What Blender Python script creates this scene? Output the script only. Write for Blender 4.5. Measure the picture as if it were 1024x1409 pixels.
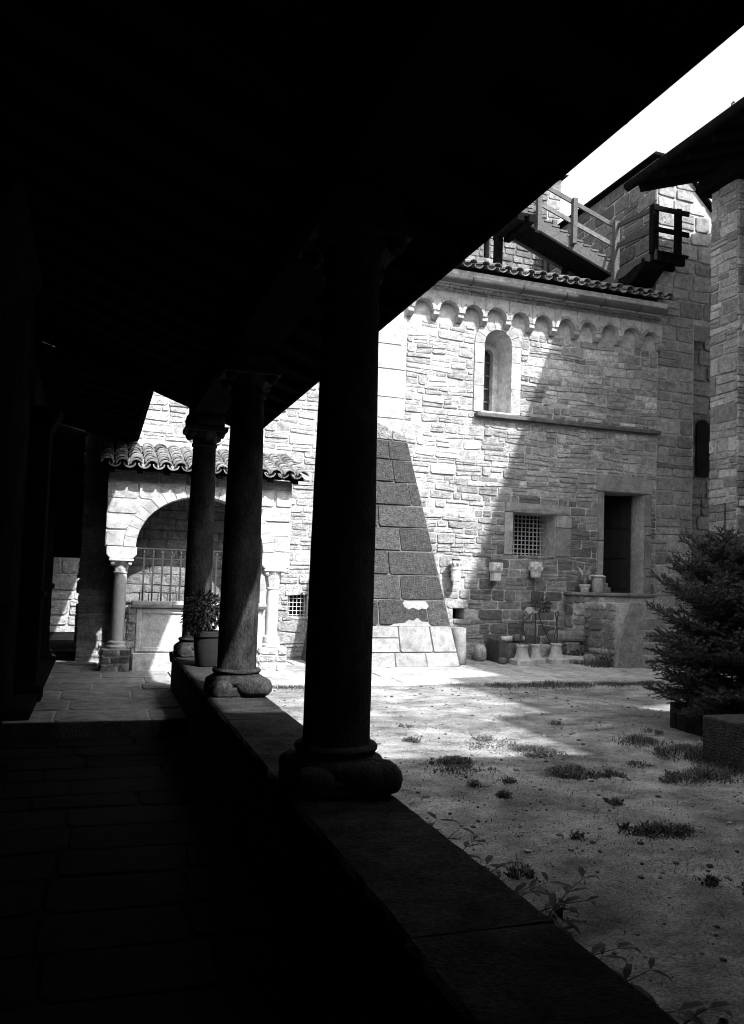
import bpy, math, random
from mathutils import Vector, Matrix

for o in list(bpy.data.objects):
    bpy.data.objects.remove(o)
scene = bpy.context.scene
col = scene.collection
R = math.radians

# ------------------------------------------------------------------ camera
EYE = Vector((0.0, 0.0, 1.60))
CX = Vector((0.94779, -0.05073, -0.31485))      # world X, Y, Z seen from the camera
CY = Vector((-0.31715, -0.04652, -0.94723))
CZ = Vector((0.03340, 0.99763, -0.06018))
cam_data = bpy.data.cameras.new('camera')
cam = bpy.data.objects.new('camera', cam_data)
col.objects.link(cam)
cam_data.sensor_fit = 'VERTICAL'
cam_data.sensor_height = 36.0
cam_data.lens = 1120.0 / 1409.0 * 36.0
cam_data.shift_y = 19.5 / 1409.0
cam_data.clip_start = 0.05
cam_data.clip_end = 600.0
cam.matrix_world = Matrix(((CX.x, CX.y, CX.z, EYE.x), (CY.x, CY.y, CY.z, EYE.y),
                           (CZ.x, CZ.y, CZ.z, EYE.z), (0, 0, 0, 1)))
scene.camera = cam

# ------------------------------------------------------------------ light
LDIR = Vector((-0.43, 1.0, -1.25)).normalized()
elev = math.asin(-LDIR.z)
azim = math.atan2(-LDIR.x, -LDIR.y)
world = bpy.data.worlds.new('World')
scene.world = world
world.use_nodes = True
wn = world.node_tree
wn.nodes.clear()
sky = wn.nodes.new('ShaderNodeTexSky')
sky.sky_type = 'NISHITA'
sky.sun_disc = False
sky.sun_elevation = elev
sky.sun_rotation = azim
sky.air_density = 1.0
sky.dust_density = 3.0
bw = wn.nodes.new('ShaderNodeRGBToBW')
bgd = wn.nodes.new('ShaderNodeBackground')
bgd.inputs['Strength'].default_value = 0.15
wo = wn.nodes.new('ShaderNodeOutputWorld')
wn.links.new(sky.outputs[0], bw.inputs[0])
wn.links.new(bw.outputs[0], bgd.inputs[0])
wn.links.new(bgd.outputs[0], wo.inputs[0])
sd = bpy.data.lights.new('sun', 'SUN')
sd.energy = 2.95
sd.angle = R(0.9)
sd.color = (1.0, 1.0, 1.0)
so = bpy.data.objects.new('sun', sd)
col.objects.link(so)
so.location = (6, -10, 14)
so.rotation_euler = LDIR.to_track_quat('-Z', 'Y').to_euler()
vs = scene.view_settings
vs.view_transform = 'Standard'
vs.look = 'None'
vs.exposure = 2.08
vs.gamma = 1.0
vs.use_curve_mapping = False
scene.cycles.filter_width = 1.0

# ------------------------------------------------------------------ materials (a monochrome plate: all greys)
def mat(name, base=None, var=0.25, scale=6.0, rough=0.9, bump=0.5, dist=0.012, tone=False, rand=0.0,
        stain=0.0, stain_scale=1.2, fine=60.0, stretch=None, metal=0.0, spec=0.3, pit=0.0):
    m = bpy.data.materials.new(name)
    m.use_nodes = True
    nt = m.node_tree
    N, L = nt.nodes, nt.links
    bs = N['Principled BSDF']
    bs.inputs['Roughness'].default_value = rough
    bs.inputs['Metallic'].default_value = metal
    bs.inputs['Specular IOR Level'].default_value = spec
    geo = N.new('ShaderNodeNewGeometry')
    vec = geo.outputs['Position']
    if stretch:
        mp = N.new('ShaderNodeMapping')
        mp.inputs['Scale'].default_value = stretch
        L.new(vec, mp.inputs['Vector'])
        vec = mp.outputs[0]
    n1 = N.new('ShaderNodeTexNoise')
    n1.inputs['Scale'].default_value = scale
    n1.inputs['Detail'].default_value = 8
    n1.inputs['Roughness'].default_value = 0.68
    L.new(vec, n1.inputs['Vector'])
    n2 = N.new('ShaderNodeTexNoise')
    n2.inputs['Scale'].default_value = fine
    n2.inputs['Detail'].default_value = 4
    n2.inputs['Roughness'].default_value = 0.7
    L.new(vec, n2.inputs['Vector'])
    def rng(src, lo, hi, a=0.28, b=0.72):
        r = N.new('ShaderNodeMapRange')
        r.inputs['From Min'].default_value = a
        r.inputs['From Max'].default_value = b
        r.inputs['To Min'].default_value = lo
        r.inputs['To Max'].default_value = hi
        L.new(src, r.inputs['Value'])
        return r.outputs[0]
    def mul(a, b):
        x = N.new('ShaderNodeMath')
        x.operation = 'MULTIPLY'
        for i, s in enumerate((a, b)):
            if isinstance(s, (int, float)):
                x.inputs[i].default_value = s
            else:
                L.new(s, x.inputs[i])
        return x.outputs[0]
    if tone:
        at = N.new('ShaderNodeAttribute')
        at.attribute_name = 'tone'
        c = at.outputs['Fac']
    else:
        c = base
    c = mul(c, rng(n1.outputs[0], 1 - var, 1 + var, 0.32, 0.68))
    c = mul(c, rng(n2.outputs[0], 1 - var * 0.95, 1 + var * 0.95, 0.33, 0.67))
    if rand:
        oi = N.new('ShaderNodeObjectInfo')
        c = mul(c, rng(oi.outputs['Random'], 1 - rand, 1 + rand, 0, 1))
    if stain:
        n3 = N.new('ShaderNodeTexNoise')
        n3.inputs['Scale'].default_value = stain_scale
        n3.inputs['Detail'].default_value = 5
        n3.inputs['Roughness'].default_value = 0.6
        L.new(geo.outputs['Position'], n3.inputs['Vector'])
        c = mul(c, rng(n3.outputs[0], 1 - stain, 1.0, 0.38, 0.55))
    L.new(c, bs.inputs['Base Color'])
    if bump:
        h = N.new('ShaderNodeMath')
        h.operation = 'MULTIPLY_ADD'
        L.new(n2.outputs[0], h.inputs[0])
        h.inputs[1].default_value = 0.55
        L.new(n1.outputs[0], h.inputs[2])
        hs = h.outputs[0]
        if pit:
            vo = N.new('ShaderNodeTexVoronoi')
            vo.inputs['Scale'].default_value = 55.0
            L.new(vec, vo.inputs['Vector'])
            h2 = N.new('ShaderNodeMath')
            h2.operation = 'MULTIPLY_ADD'
            L.new(vo.outputs['Distance'], h2.inputs[0])
            h2.inputs[1].default_value = pit
            L.new(hs, h2.inputs[2])
            hs = h2.outputs[0]
        bp = N.new('ShaderNodeBump')
        bp.inputs['Strength'].default_value = bump
        bp.inputs['Distance'].default_value = dist
        L.new(hs, bp.inputs['Height'])
        L.new(bp.outputs[0], bs.inputs['Normal'])
    return m

M = {}
M['stone'] = mat('rubble_stone', var=0.42, scale=11, bump=1.0, dist=0.04, tone=True, stain=0.2, stain_scale=1.3, spec=0.1)
M['ashlar'] = mat('dressed_stone', var=0.3, scale=9, bump=0.7, dist=0.02, tone=True, stain=0.25, stain_scale=2.2, spec=0.1)
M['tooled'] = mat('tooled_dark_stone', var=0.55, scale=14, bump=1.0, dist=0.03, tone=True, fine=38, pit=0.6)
M['mortar'] = mat('lime_mortar', 0.34, spec=0.05, var=0.35, scale=12, bump=0.7, dist=0.015, stain=0.25)
M['greymortar'] = mat('grey_mortar', 0.10, var=0.4, scale=12, bump=0.7, dist=0.015, stain=0.3, spec=0.05)
M['column'] = mat('column_stone', 0.036, spec=0.03, var=0.5, scale=14, bump=1.0, dist=0.014, fine=90, stain=0.5, stain_scale=3.0, stretch=(1.0, 1.0, 0.4))  # darker than real stone; the arcade's shade is put into the colour
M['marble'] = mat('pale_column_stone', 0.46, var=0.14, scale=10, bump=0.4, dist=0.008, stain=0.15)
M['parapet'] = mat('parapet_stone', 0.036, spec=0.04, var=0.55, scale=6, bump=1.0, dist=0.03, stain=0.7, stain_scale=1.3, fine=48, stretch=(1.0, 1.7, 1.0))  # value lowered so the parapet carries the arcade's shade in its colour
M['floor'] = mat('worn_floor_stone', tone=True, spec=0.05, var=0.35, scale=7, bump=0.9, dist=0.02, stain=0.3)
M['dirt'] = mat('courtyard_dirt', 0.24, spec=0.03, var=0.6, scale=3.0, bump=1.0, dist=0.035, stain=0.42, stain_scale=1.1, fine=70, stretch=(0.85, 1.25, 1.0))
M['earth'] = mat('far_earth', 0.15, var=0.3, scale=0.5)
M['plaster'] = mat('shade_dark_plaster', 0.012, spec=0.0, var=0.45, scale=4, bump=0.9, dist=0.02, stain=0.4)  # plaster blackened to hold the shade of the arcade
M['tile'] = mat('clay_tile', 0.15, var=0.35, scale=18, bump=0.7, dist=0.008, rand=0.42, fine=90)
M['wood'] = mat('weathered_wood', 0.055, var=0.5, scale=9, bump=0.8, dist=0.008, stretch=(3, 3, 3), rand=0.25)
M['greywood'] = mat('silvered_wood', 0.07, var=0.4, scale=12, bump=0.8, dist=0.008, rand=0.3)
M['darkwood'] = mat('shade_black_wood', 0.006, spec=0.0, var=0.5, scale=9, bump=0.7, dist=0.008)  # blacker than real timber, shade of the arcade painted into the base colour
M['door'] = mat('door_wood', 0.012, var=0.4, scale=10, bump=0.6, dist=0.006)
M['iron'] = mat('wrought_iron', 0.025, var=0.3, scale=30, bump=0.4, dist=0.003, rough=0.6)
M['paleiron'] = mat('painted_grille', 0.35, var=0.3, scale=30, bump=0.3, dist=0.003, rough=0.7)
M['zinc'] = mat('zinc_gutter', 0.055, var=0.35, scale=4, bump=0.2, dist=0.005, rough=0.5, spec=0.4)
M['leadglass'] = mat('dark_glass', 0.02, var=0.4, scale=8, bump=0.1, dist=0.002, rough=0.15, spec=0.6)
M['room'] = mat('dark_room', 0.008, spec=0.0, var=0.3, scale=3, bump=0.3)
M['clay'] = mat('terracotta_pot', 0.22, var=0.25, scale=14, bump=0.5, dist=0.006)
M['blackpot'] = mat('dark_glazed_pot', 0.010, var=0.35, scale=12, bump=0.5, dist=0.006)
M['carved'] = mat('carved_pale_stone', 0.46, var=0.3, scale=26, bump=1.0, dist=0.02)
M['fir'] = mat('fir_needles', 0.024, var=0.5, scale=7, bump=0, rough=0.6, spec=0.35)
M['leaf'] = mat('shrub_leaf', 0.014, var=0.45, scale=12, bump=0, rough=0.6, spec=0.2)
M['agave'] = mat('agave_leaf', 0.26, var=0.35, scale=10, bump=0.1, rough=0.55)
M['grass'] = mat('grass_blades', 0.055, var=0.5, scale=9, bump=0, rough=0.7)
M['bark'] = mat('bark', 0.05, var=0.4, scale=14, bump=0.8, dist=0.012)

# ------------------------------------------------------------------ helpers
WL = {}
def link(o, parent=None, loc=(0, 0, 0)):
    col.objects.link(o)
    loc = Vector(loc)
    WL[o.name] = loc
    if parent is not None:
        o.parent = parent
        o.location = loc - WL[parent.name]
    else:
        o.location = loc
    return o

def tag(o, label=None, cat=None, group=None, kind=None):
    if label: o['label'] = label
    if cat: o['category'] = cat
    if group: o['group'] = group
    if kind: o['kind'] = kind
    return o

def thing(name, loc, label, cat, group=None):
    o = bpy.data.objects.new(name, None)
    o.empty_display_size = 0.2
    link(o, None, loc)
    return tag(o, label, cat, group)

class MB:
    def __init__(s):
        s.v, s.f, s.t = [], [], []
    def add(s, vs_, fs, tone=0.3):
        b = len(s.v)
        s.v += [tuple(p) for p in vs_]
        s.t += [tone] * len(vs_)
        s.f += [tuple(i + b for i in f) for f in fs]
    def box(s, x0, x1, y0, y1, z0, z1, tone=0.3):
        s.add([(x0, y0, z0), (x1, y0, z0), (x1, y1, z0), (x0, y1, z0), (x0, y0, z1), (x1, y0, z1), (x1, y1, z1), (x0, y1, z1)],
              [(0, 3, 2, 1), (4, 5, 6, 7), (0, 1, 5, 4), (1, 2, 6, 5), (2, 3, 7, 6), (3, 0, 4, 7)], tone)
        return s
    def prism(s, pts, off, tone=0.3):
        n = len(pts)
        off = Vector(off)
        a = [Vector(p) for p in pts]
        b = [p + off for p in a]
        s.add(a + b, [tuple(range(n)), tuple(range(2 * n - 1, n - 1, -1))] +
              [((i + 1) % n, i, n + i, n + (i + 1) % n) for i in range(n)], tone)
        return s
    def beam(s, p0, p1, w, h, up=(0, 0, 1), tone=0.3):
        p0, p1 = Vector(p0), Vector(p1)
        d = (p1 - p0).normalized()
        up = Vector(up)
        if abs(d.dot(up)) > 0.98: up = Vector((0, 1, 0))
        a = d.cross(up).normalized() * (w / 2)
        b = a.cross(d).normalized() * (h / 2)
        s.add([p0 - a - b, p0 + a - b, p0 + a + b, p0 - a + b, p1 - a - b, p1 + a - b, p1 + a + b, p1 - a + b],
              [(3, 2, 1, 0), (4, 5, 6, 7), (0, 1, 5, 4), (1, 2, 6, 5), (2, 3, 7, 6), (3, 0, 4, 7)], tone)
        return s
    def lathe(s, c, prof, seg=28, tone=0.3, jit=0.0, rng=None, lean=(0, 0)):
        vs_, fs = [], []
        z0, z1 = prof[0][1], prof[-1][1]
        for r, z in prof:
            k = (z - z0) / max(1e-6, z1 - z0)
            for i in range(seg):
                a = 2 * math.pi * i / seg
                rr = r + (rng.uniform(-jit, jit) if jit else 0)
                vs_.append((c[0] + lean[0] * k + rr * math.cos(a), c[1] + lean[1] * k + rr * math.sin(a), c[2] + z))
        n = len(prof)
        for j in range(n - 1):
            for i in range(seg):
                k = (i + 1) % seg
                fs.append((j * seg + i, j * seg + k, (j + 1) * seg + k, (j + 1) * seg + i))
        fs.append(tuple(range(seg - 1, -1, -1)))
        fs.append(tuple((n - 1) * seg + i for i in range(seg)))
        s.add(vs_, fs, tone)
        return s
    def tube(s, path, r, seg=8, tone=0.3):
        path = [Vector(p) for p in path]
        n = len(path)
        rr = r if isinstance(r, (list, tuple)) else [r] * n
        vs_, fs = [], []
        for i, p in enumerate(path):
            d = (path[min(i + 1, n - 1)] - path[max(i - 1, 0)]).normalized()
            up = Vector((0, 0, 1)) if abs(d.z) < 0.9 else Vector((0, 1, 0))
            a = d.cross(up).normalized()
            b = a.cross(d).normalized()
            for k in range(seg):
                t = 2 * math.pi * k / seg
                vs_.append(p + (a * math.cos(t) + b * math.sin(t)) * rr[i])
        for i in range(n - 1):
            for k in range(seg):
                k2 = (k + 1) % seg
                fs.append((i * seg + k, i * seg + k2, (i + 1) * seg + k2, (i + 1) * seg + k))
        fs.append(tuple(range(seg - 1, -1, -1)))
        fs.append(tuple((n - 1) * seg + k for k in range(seg)))
        s.add(vs_, fs, tone)
        return s
    def blob(s, c, rad, rng, seg=14, rings=9, jit=0.08, tone=0.3, sq=1.0):
        vs_, fs = [], []
        ph = rng.uniform(0, 6)
        for j in range(rings + 1):
            v = math.pi * j / rings
            for i in range(seg):
                u = 2 * math.pi * i / seg
                d = Vector((math.sin(v) * math.cos(u), math.sin(v) * math.sin(u), math.cos(v)))
                if sq != 1.0:
                    d = Vector([math.copysign(abs(q) ** sq, q) for q in d])
                k = 1 + jit * (math.sin(3 * u + ph) * math.sin(2 * v + ph) + 0.5 * math.sin(5 * u + 2 * ph + 4 * v))
                vs_.append((c[0] + d.x * rad[0] * k, c[1] + d.y * rad[1] * k, c[2] + d.z * rad[2] * k))
        for j in range(rings):
            for i in range(seg):
                k = (i + 1) % seg
                fs.append((j * seg + i, (j + 1) * seg + i, (j + 1) * seg + k, j * seg + k))
        s.add(vs_, fs, tone)
        return s
    def mesh(s, name, mt, smooth=False):
        me = bpy.data.meshes.new(name)
        me.from_pydata(s.v, [], s.f)
        at = me.attributes.new('tone', 'FLOAT', 'POINT')
        at.data.foreach_set('value', s.t)
        me.materials.append(M[mt])
        if smooth:
            me.polygons.foreach_set('use_smooth', [True] * len(me.polygons))
            try:
                me.set_sharp_from_angle(angle=R(42))
            except Exception:
                pass
        me.update()
        return me
    def build(s, name, mt, parent=None, smooth=False, bevel=0, loc=(0, 0, 0), kind=None):
        o = bpy.data.objects.new(name, s.mesh(name, mt, smooth))
        link(o, parent, loc)
        if bevel:
            b = o.modifiers.new('bevel', 'BEVEL')
            b.width = bevel
            b.segments = 2
            b.limit_method = 'ANGLE'
        if kind: o['kind'] = kind
        return o

def inst(me, name, parent, loc, rot=(0, 0, 0), scale=(1, 1, 1)):
    o = bpy.data.objects.new(name, me)
    link(o, parent, loc)
    o.rotation_euler = rot
    o.scale = scale
    return o

def proj(p):
    w = Vector(p) - EYE
    c = CX * w.x + CY * w.y + CZ * w.z
    if c.z > -0.05: return None
    return (512 + 1120 * c.x / -c.z, 724 - 1120 * c.y / -c.z, -c.z)

def frY(y):   return lambda u, z, n: (u, y - n, z)         # a wall face looking towards -Y
def frXm(x):  return lambda u, z, n: (x - n, u, z)         # looking towards -X
def frXp(x):  return lambda u, z, n: (x + n, u, z)
def frZ(z):   return lambda u, v, n: (u, v, z + n)         # paving seen from above

def stone(fr, poly, d, b, rng, tone, pillow=0.004):
    mb = MB()
    n = len(poly)
    cu = sum(p[0] for p in poly) / n
    cz = sum(p[1] for p in poly) / n
    vs_ = [fr(p[0], p[1], -0.03) for p in poly]
    vs_ += [fr(p[0], p[1], d * 0.35) for p in poly]
    for p in poly:
        du, dz = cu - p[0], cz - p[1]
        l = math.hypot(du, dz)
        k = min(b / max(l, 1e-6), 0.4)
        vs_.append(fr(p[0] + du * k, p[1] + dz * k, d + rng.uniform(-0.22, 0.22) * d))
    vs_.append(fr(cu + rng.uniform(-.02, .02), cz, d + pillow * rng.uniform(0.3, 1.6)))
    fs = []
    for i in range(n):
        k = (i + 1) % n
        fs.append((i, k, n + k, n + i))
        fs.append((n + i, n + k, 2 * n + k, 2 * n + i))
        fs.append((2 * n + i, 2 * n + k, 3 * n))
    mb.add(vs_, fs, tone)
    us = [p[0] for p in poly]; zs = [p[1] for p in poly]
    mb.area = (max(us) - min(us)) * (max(zs) - min(zs))
    mb.c = fr(cu, cz, 0)
    return mb

def quadpoly(u0, u1, zb0, zb1, zt1, zt0, g, rng, cut):
    w = u1 - u0; h = min(zt0 - zb0, zt1 - zb1)
    c = min(w, h) * cut
    jt = min(.014, h * .09) if cut > .06 else 0
    J = lambda: rng.uniform(0, jt)
    pts = [(u0 + g + J(), zb0 + g + J()), (u1 - g - J(), zb1 + g + J()), (u1 - g - J(), zt1 - g - J()), (u0 + g + J(), zt0 - g - J())]
    out = []
    for i in range(4):
        p, a, b = pts[i], pts[i - 1], pts[(i + 1) % 4]
        k = c * rng.uniform(0.5, 1.4)
        def tow(q):
            l = math.hypot(q[0] - p[0], q[1] - p[1]) or 1
            t = min(k / l, 0.45)
            return (p[0] + (q[0] - p[0]) * t, p[1] + (q[1] - p[1]) * t)
        out += [tow(a), tow(b)]
    return out

def wall_stones(fr, u0, u1, keys, hr, wr, blocked=(), tone=lambda u, z, r: r.uniform(.25, .42), seed=1, gap=0.007,
                d=(0.012, 0.03), b=0.012, cut=0.14, wob=0.012, keep=None):
    rng = random.Random(seed)
    zs, fixed = [keys[0]], {0}
    for a, c in zip(keys, keys[1:]):
        z = a
        while c - z > hr[1] * 1.15:
            h = rng.uniform(*hr)
            if c - (z + h) < hr[0] * 0.8: h = (c - z) / 2
            z += h
            zs.append(z)
        zs.append(c)
        fixed.add(len(zs) - 1)
    ph = [rng.uniform(0, 6.28) for _ in zs]
    def zline(i, u):
        if i in fixed: return zs[i]
        return zs[i] + wob * (math.sin(u * 3.1 + ph[i]) + 0.6 * math.sin(u * 7.3 + 2 * ph[i]))
    out = []
    for i in range(len(zs) - 1):
        zl, zh = zs[i], zs[i + 1]
        iv = [(u0, u1)]
        for bl in blocked:
            r = bl(zl, zh)
            if not r: continue
            nv = []
            for a, c in iv:
                if r[1] <= a or r[0] >= c: nv.append((a, c)); continue
                if r[0] > a: nv.append((a, r[0]))
                if r[1] < c: nv.append((r[1], c))
            iv = nv
        for a, c in iv:
            u = a
            if c - a < 0.03: continue
            while u < c - 1e-4:
                w = rng.uniform(*wr) * (0.75 + 0.5 * (zh - zl) / hr[1])
                e = u + w
                if c - e < wr[0] * 0.6: e = c
                tn = tone((u + e) / 2, (zl + zh) / 2, rng)
                mids = [(i, i + 1, 0, 1)]
                zb0, zb1, zt0, zt1 = zline(i, u), zline(i, e), zline(i + 1, u), zline(i + 1, e)
                parts = [(zb0, zb1, zt1, zt0)]
                if zh - zl > hr[0] * 1.5 and rng.random() < 0.38:
                    k = rng.uniform(0.4, 0.6)
                    m0, m1 = zb0 + (zt0 - zb0) * k, zb1 + (zt1 - zb1) * k
                    parts = [(zb0, zb1, m1, m0), (m0, m1, zt1, zt0)]
                for q in parts:
                    if keep is None or keep((u + e) / 2, (zl + zh) / 2):
                        out.append(stone(fr, quadpoly(u, e, q[0], q[1], q[2], q[3], gap, rng, cut), rng.uniform(*d), b, rng, tn * rng.uniform(.93, 1.07)))
                u = e
    return out

def emit(parent, name, stones, mt='stone', limit=290, rest='small_stones'):
    def score(s):
        p = proj(s.c)
        if p is None: return 0
        k = s.area / (p[2] ** 2)
        if not (-20 < p[0] < 1044 and -20 < p[1] < 1429): k *= 0.02
        return k
    st = sorted(stones, key=score, reverse=True)
    for s in st[:limit]:
        s.build(name, mt, parent)
    if len(st) > limit:
        m = MB()
        for s in st[limit:]:
            b = len(m.v)
            m.v += s.v; m.t += s.t
            m.f += [tuple(i + b for i in f) for f in s.f]
        m.build(rest, mt, parent, kind='stuff')

def rect_block(ua, ub, za, zb):
    def f(zl, zh):
        o = min(zh, zb) - max(zl, za)
        return (ua, ub) if o > 0.35 * (zh - zl) else None
    return f

def ell_block(cu, cz, a, b):
    def f(zl, zh):
        zm = max(zl, cz) * 0.6 + zh * 0.4
        if zh <= cz or zm >= cz + b: return None
        k = a * math.sqrt(max(0, 1 - ((zm - cz) / b) ** 2))
        return (cu - k, cu + k)
    return f

def core(fr, u0, u1, z0, z1, thick, holes=()):
    us = sorted({u0, u1, *[h[0] for h in holes], *[h[1] for h in holes]})
    zs = sorted({z0, z1, *[h[2] for h in holes], *[h[3] for h in holes]})
    mb = MB()
    for a, b in zip(zs, zs[1:]):
        run = None
        for c, d in zip(us, us[1:]):
            hole = any(h[0] <= c and d <= h[1] and h[2] <= a and b <= h[3] for h in holes)
            if hole:
                if run: cell(mb, fr, run[0], run[1], a, b, thick); run = None
            else:
                run = (run[0], d) if run else (c, d)
        if run: cell(mb, fr, run[0], run[1], a, b, thick)
    return mb

def cell(mb, fr, u0, u1, z0, z1, thick):
    vs_ = [fr(u, z, n) for n in (0, -thick) for (u, z) in ((u0, z0), (u1, z0), (u1, z1), (u0, z1))]
    mb.add(vs_, [(0, 1, 2, 3), (7, 6, 5, 4), (0, 4, 5, 1), (1, 5, 6, 2), (2, 6, 7, 3), (3, 7, 4, 0)])

def ring(fr, cu, cz, a0, b0, a1, b1, n, d, rng, tone, t0=0.0, t1=math.pi, gap=0.004):
    out = []
    for i in range(n):
        p0 = t0 + (t1 - t0) * i / n + gap
        p1 = t0 + (t1 - t0) * (i + 1) / n - gap
        k = 3
        ts = [p0 + (p1 - p0) * j / k for j in range(k + 1)]
        poly = [(cu + a0 * math.cos(t), cz + b0 * math.sin(t)) for t in reversed(ts)] + \
               [(cu + a1 * math.cos(t), cz + b1 * math.sin(t)) for t in ts]
        out.append(stone(fr, poly, d, 0.006, rng, rng.uniform(*tone), 0.001))
    return out

def tile_mesh(name, r0, r1, L, th=0.014, seg=7, flip=False):
    mb = MB()
    vs_, fs = [], []
    sg = -1 if flip else 1
    for (y, r) in ((0, r0), (L, r1)):
        for rr in (r, r - th):
            for i in range(seg + 1):
                a = math.pi * i / seg
                vs_.append((rr * math.cos(a), y, sg * rr * math.sin(a) * 0.8))
    n = seg + 1
    for i in range(seg):
        fs += [(i, i + 1, 2 * n + i + 1, 2 * n + i), (n + i + 1, n + i, 3 * n + i, 3 * n + i + 1),
               (i + 1, i, n + i, n + i + 1), (2 * n + i, 2 * n + i + 1, 3 * n + i + 1, 3 * n + i)]
    fs += [(0, 2 * n, 3 * n, n), (n - 1, 2 * n - 1, 4 * n - 1, 3 * n - 1)]
    mb.add(vs_, fs)
    return mb.mesh(name, 'tile', True)

def corrugated(x0, x1, y0, z0, y1, z1, pitch, amp):
    mb = MB()
    nx = int((x1 - x0) / pitch * 6)
    vs_ = []
    for (y, z) in ((y0, z0), (y1, z1)):
        for i in range(nx + 1):
            x = x0 + (x1 - x0) * i / nx
            vs_.append((x, y, z + amp * abs(math.sin(math.pi * (x - x0) / pitch))))
    mb.add(vs_, [(i, i + 1, nx + 2 + i, nx + 1 + i) for i in range(nx)])
    return mb

rngG = random.Random(7)
YW = 13.3            # front plane of the church flank

# ================================================================== SETTING
# ---- big earth sheet far around, and the courtyard dirt with gentle relief
mb = MB()
mb.add([(-250, -250, -0.25), (250, -250, -0.25), (250, 250, -0.25), (-250, 250, -0.25)], [(0, 1, 2, 3)])
tag(mb.build('ground', 'earth'), 'bare earth stretching away around the buildings', 'ground', kind='structure')

def hgt(x, y):
    return 0.115 + 0.012 * math.sin(x * 1.7 + 0.6 * y) + 0.008 * math.sin(y * 2.9 - x) + 0.006 * math.sin(x * 5.1 + y * 3.3)
mb = MB()
nx, ny = 120, 150
gx = [1.25 + 10.6 * (i / nx) ** 1.15 for i in range(nx + 1)]
gy = [-4.0 + 14.46 * j / ny for j in range(ny + 1)]
vs_ = []
rr_ = random.Random(3)
for y in gy:
    for x in gx:
        vs_.append((x, y, hgt(x, y) + rr_.uniform(-.004, .004)))
mb.add(vs_, [(j * (nx + 1) + i, j * (nx + 1) + i + 1, (j + 1) * (nx + 1) + i + 1, (j + 1) * (nx + 1) + i) for j in range(ny) for i in range(nx)])
tag(mb.build('courtyard_ground', 'dirt', smooth=True), 'pale trampled dirt of the courtyard with pebbles and weeds', 'ground', kind='structure')

# ---- flagstone strip in front of the church
def paving(name, u0, u1, v0, v1, z, hr, wr, seed, label, tone, base):
    r = thing(name, ((u0 + u1) / 2, (v0 + v1) / 2, z - 0.1), label, 'paving')
    del r['category']; r['category'] = 'paving'
    r['kind'] = 'structure'
    m = MB(); m.box(u0, u1, v0, v1, z - 0.3, z - 0.012)
    m.build('bedding', base, r)
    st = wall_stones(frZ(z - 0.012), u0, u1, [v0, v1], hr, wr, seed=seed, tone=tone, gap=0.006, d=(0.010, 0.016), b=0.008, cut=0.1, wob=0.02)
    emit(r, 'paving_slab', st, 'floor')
    return r
paving('pavement', 1.0, 11.0, 10.40, 13.28, 0.16, (.55, .8), (.6, 1.25), 11, 'pale flagstone strip along the foot of the church wall',
       lambda u, z, r: r.uniform(.27, .38), 'mortar')
paving('passage_floor', -0.95, 0.98, 8.15, 13.28, 0.15, (.5, .8), (.5, .95), 12, 'raised stone floor of the passage beyond the dark step',
       lambda u, z, r: r.uniform(.2, .28), 'mortar')
paving('arcade_floor', -0.95, 0.86, -4.0, 8.14, 0.0, (.3, .45), (.5, .8), 13, 'worn stone floor of the arcade, deep shade put into its tone',
       lambda u, z, r: r.uniform(.005, .009), 'plaster')  # near-black slab tones stand in for the shade under the arcade
mb = MB(); mb.box(-0.95, 0.86, 8.10, 8.149, -0.05, 0.148)
tag(mb.build('floor_step', 'parapet', bevel=.01), 'dark stone step up to the passage floor', 'step', kind='structure')

# ================================================================== CHURCH FLANK
church = thing('church_flank', (5.0, 13.6, 0.0), 'pale rubble church wall with arched corbel frieze, slit window and side door', 'church')
frF = frY(YW)
NX0, NX1, NZ0, NZA = 6.47, 7.02, 4.63, 5.90            # round-headed niche
holes = [(NX0, NX1, NZ0, 6.19), (7.13, 8.03, 2.06, 2.84), (9.06, 9.99, 1.415, 3.35), (5.98, 6.20, .87, 1.06), (3.0, 3.32, .87, 1.27)]
core(frF, 3.9, 10.26, -0.1, 6.86, 0.62, holes[:4]).build('wall', 'mortar', church)
core(frF, -.27, 3.9, -0.1, 4.85, 0.62, holes[4:]).build('low_wall', 'mortar', church)
mb = MB(); mb.box(1.9, 3.9, YW, YW + .62, 4.85, 5.3); mb.build('low_wall_top', 'mortar', church)

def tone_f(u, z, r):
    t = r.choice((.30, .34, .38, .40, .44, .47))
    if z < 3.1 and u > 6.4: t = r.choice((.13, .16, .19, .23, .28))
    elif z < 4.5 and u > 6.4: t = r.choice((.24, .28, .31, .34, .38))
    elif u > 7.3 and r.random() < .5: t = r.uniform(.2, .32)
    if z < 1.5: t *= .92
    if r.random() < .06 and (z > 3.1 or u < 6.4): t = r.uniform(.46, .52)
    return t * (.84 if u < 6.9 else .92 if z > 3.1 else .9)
bl = [rect_block(NX0 - .20, NX1 + .20, 4.63, 6.2), rect_block(6.98, 8.34, 2.06, 3.0), rect_block(8.93, 10.12, 1.1, 3.64),
      rect_block(5.98, 6.20, .87, 1.06), rect_block(3.0, 3.32, .87, 1.27), rect_block(3.85, 4.95, 0, 6.4),
      lambda a, b: (-2, 3.9 if a > 5.1 else 1.95) if a > 4.63 else None, rect_block(6.3, 10.3, 4.50, 4.63)]
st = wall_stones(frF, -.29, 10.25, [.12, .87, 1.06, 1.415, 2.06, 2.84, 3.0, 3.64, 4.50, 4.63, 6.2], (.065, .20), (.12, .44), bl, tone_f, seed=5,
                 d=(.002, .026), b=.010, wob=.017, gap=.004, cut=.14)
st += wall_stones(frXm(-.27), YW, YW + .6, [.12, 4.8], (.12, .3), (.2, .4), [], tone_f, seed=6, d=(.01, .05), cut=.2)
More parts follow.
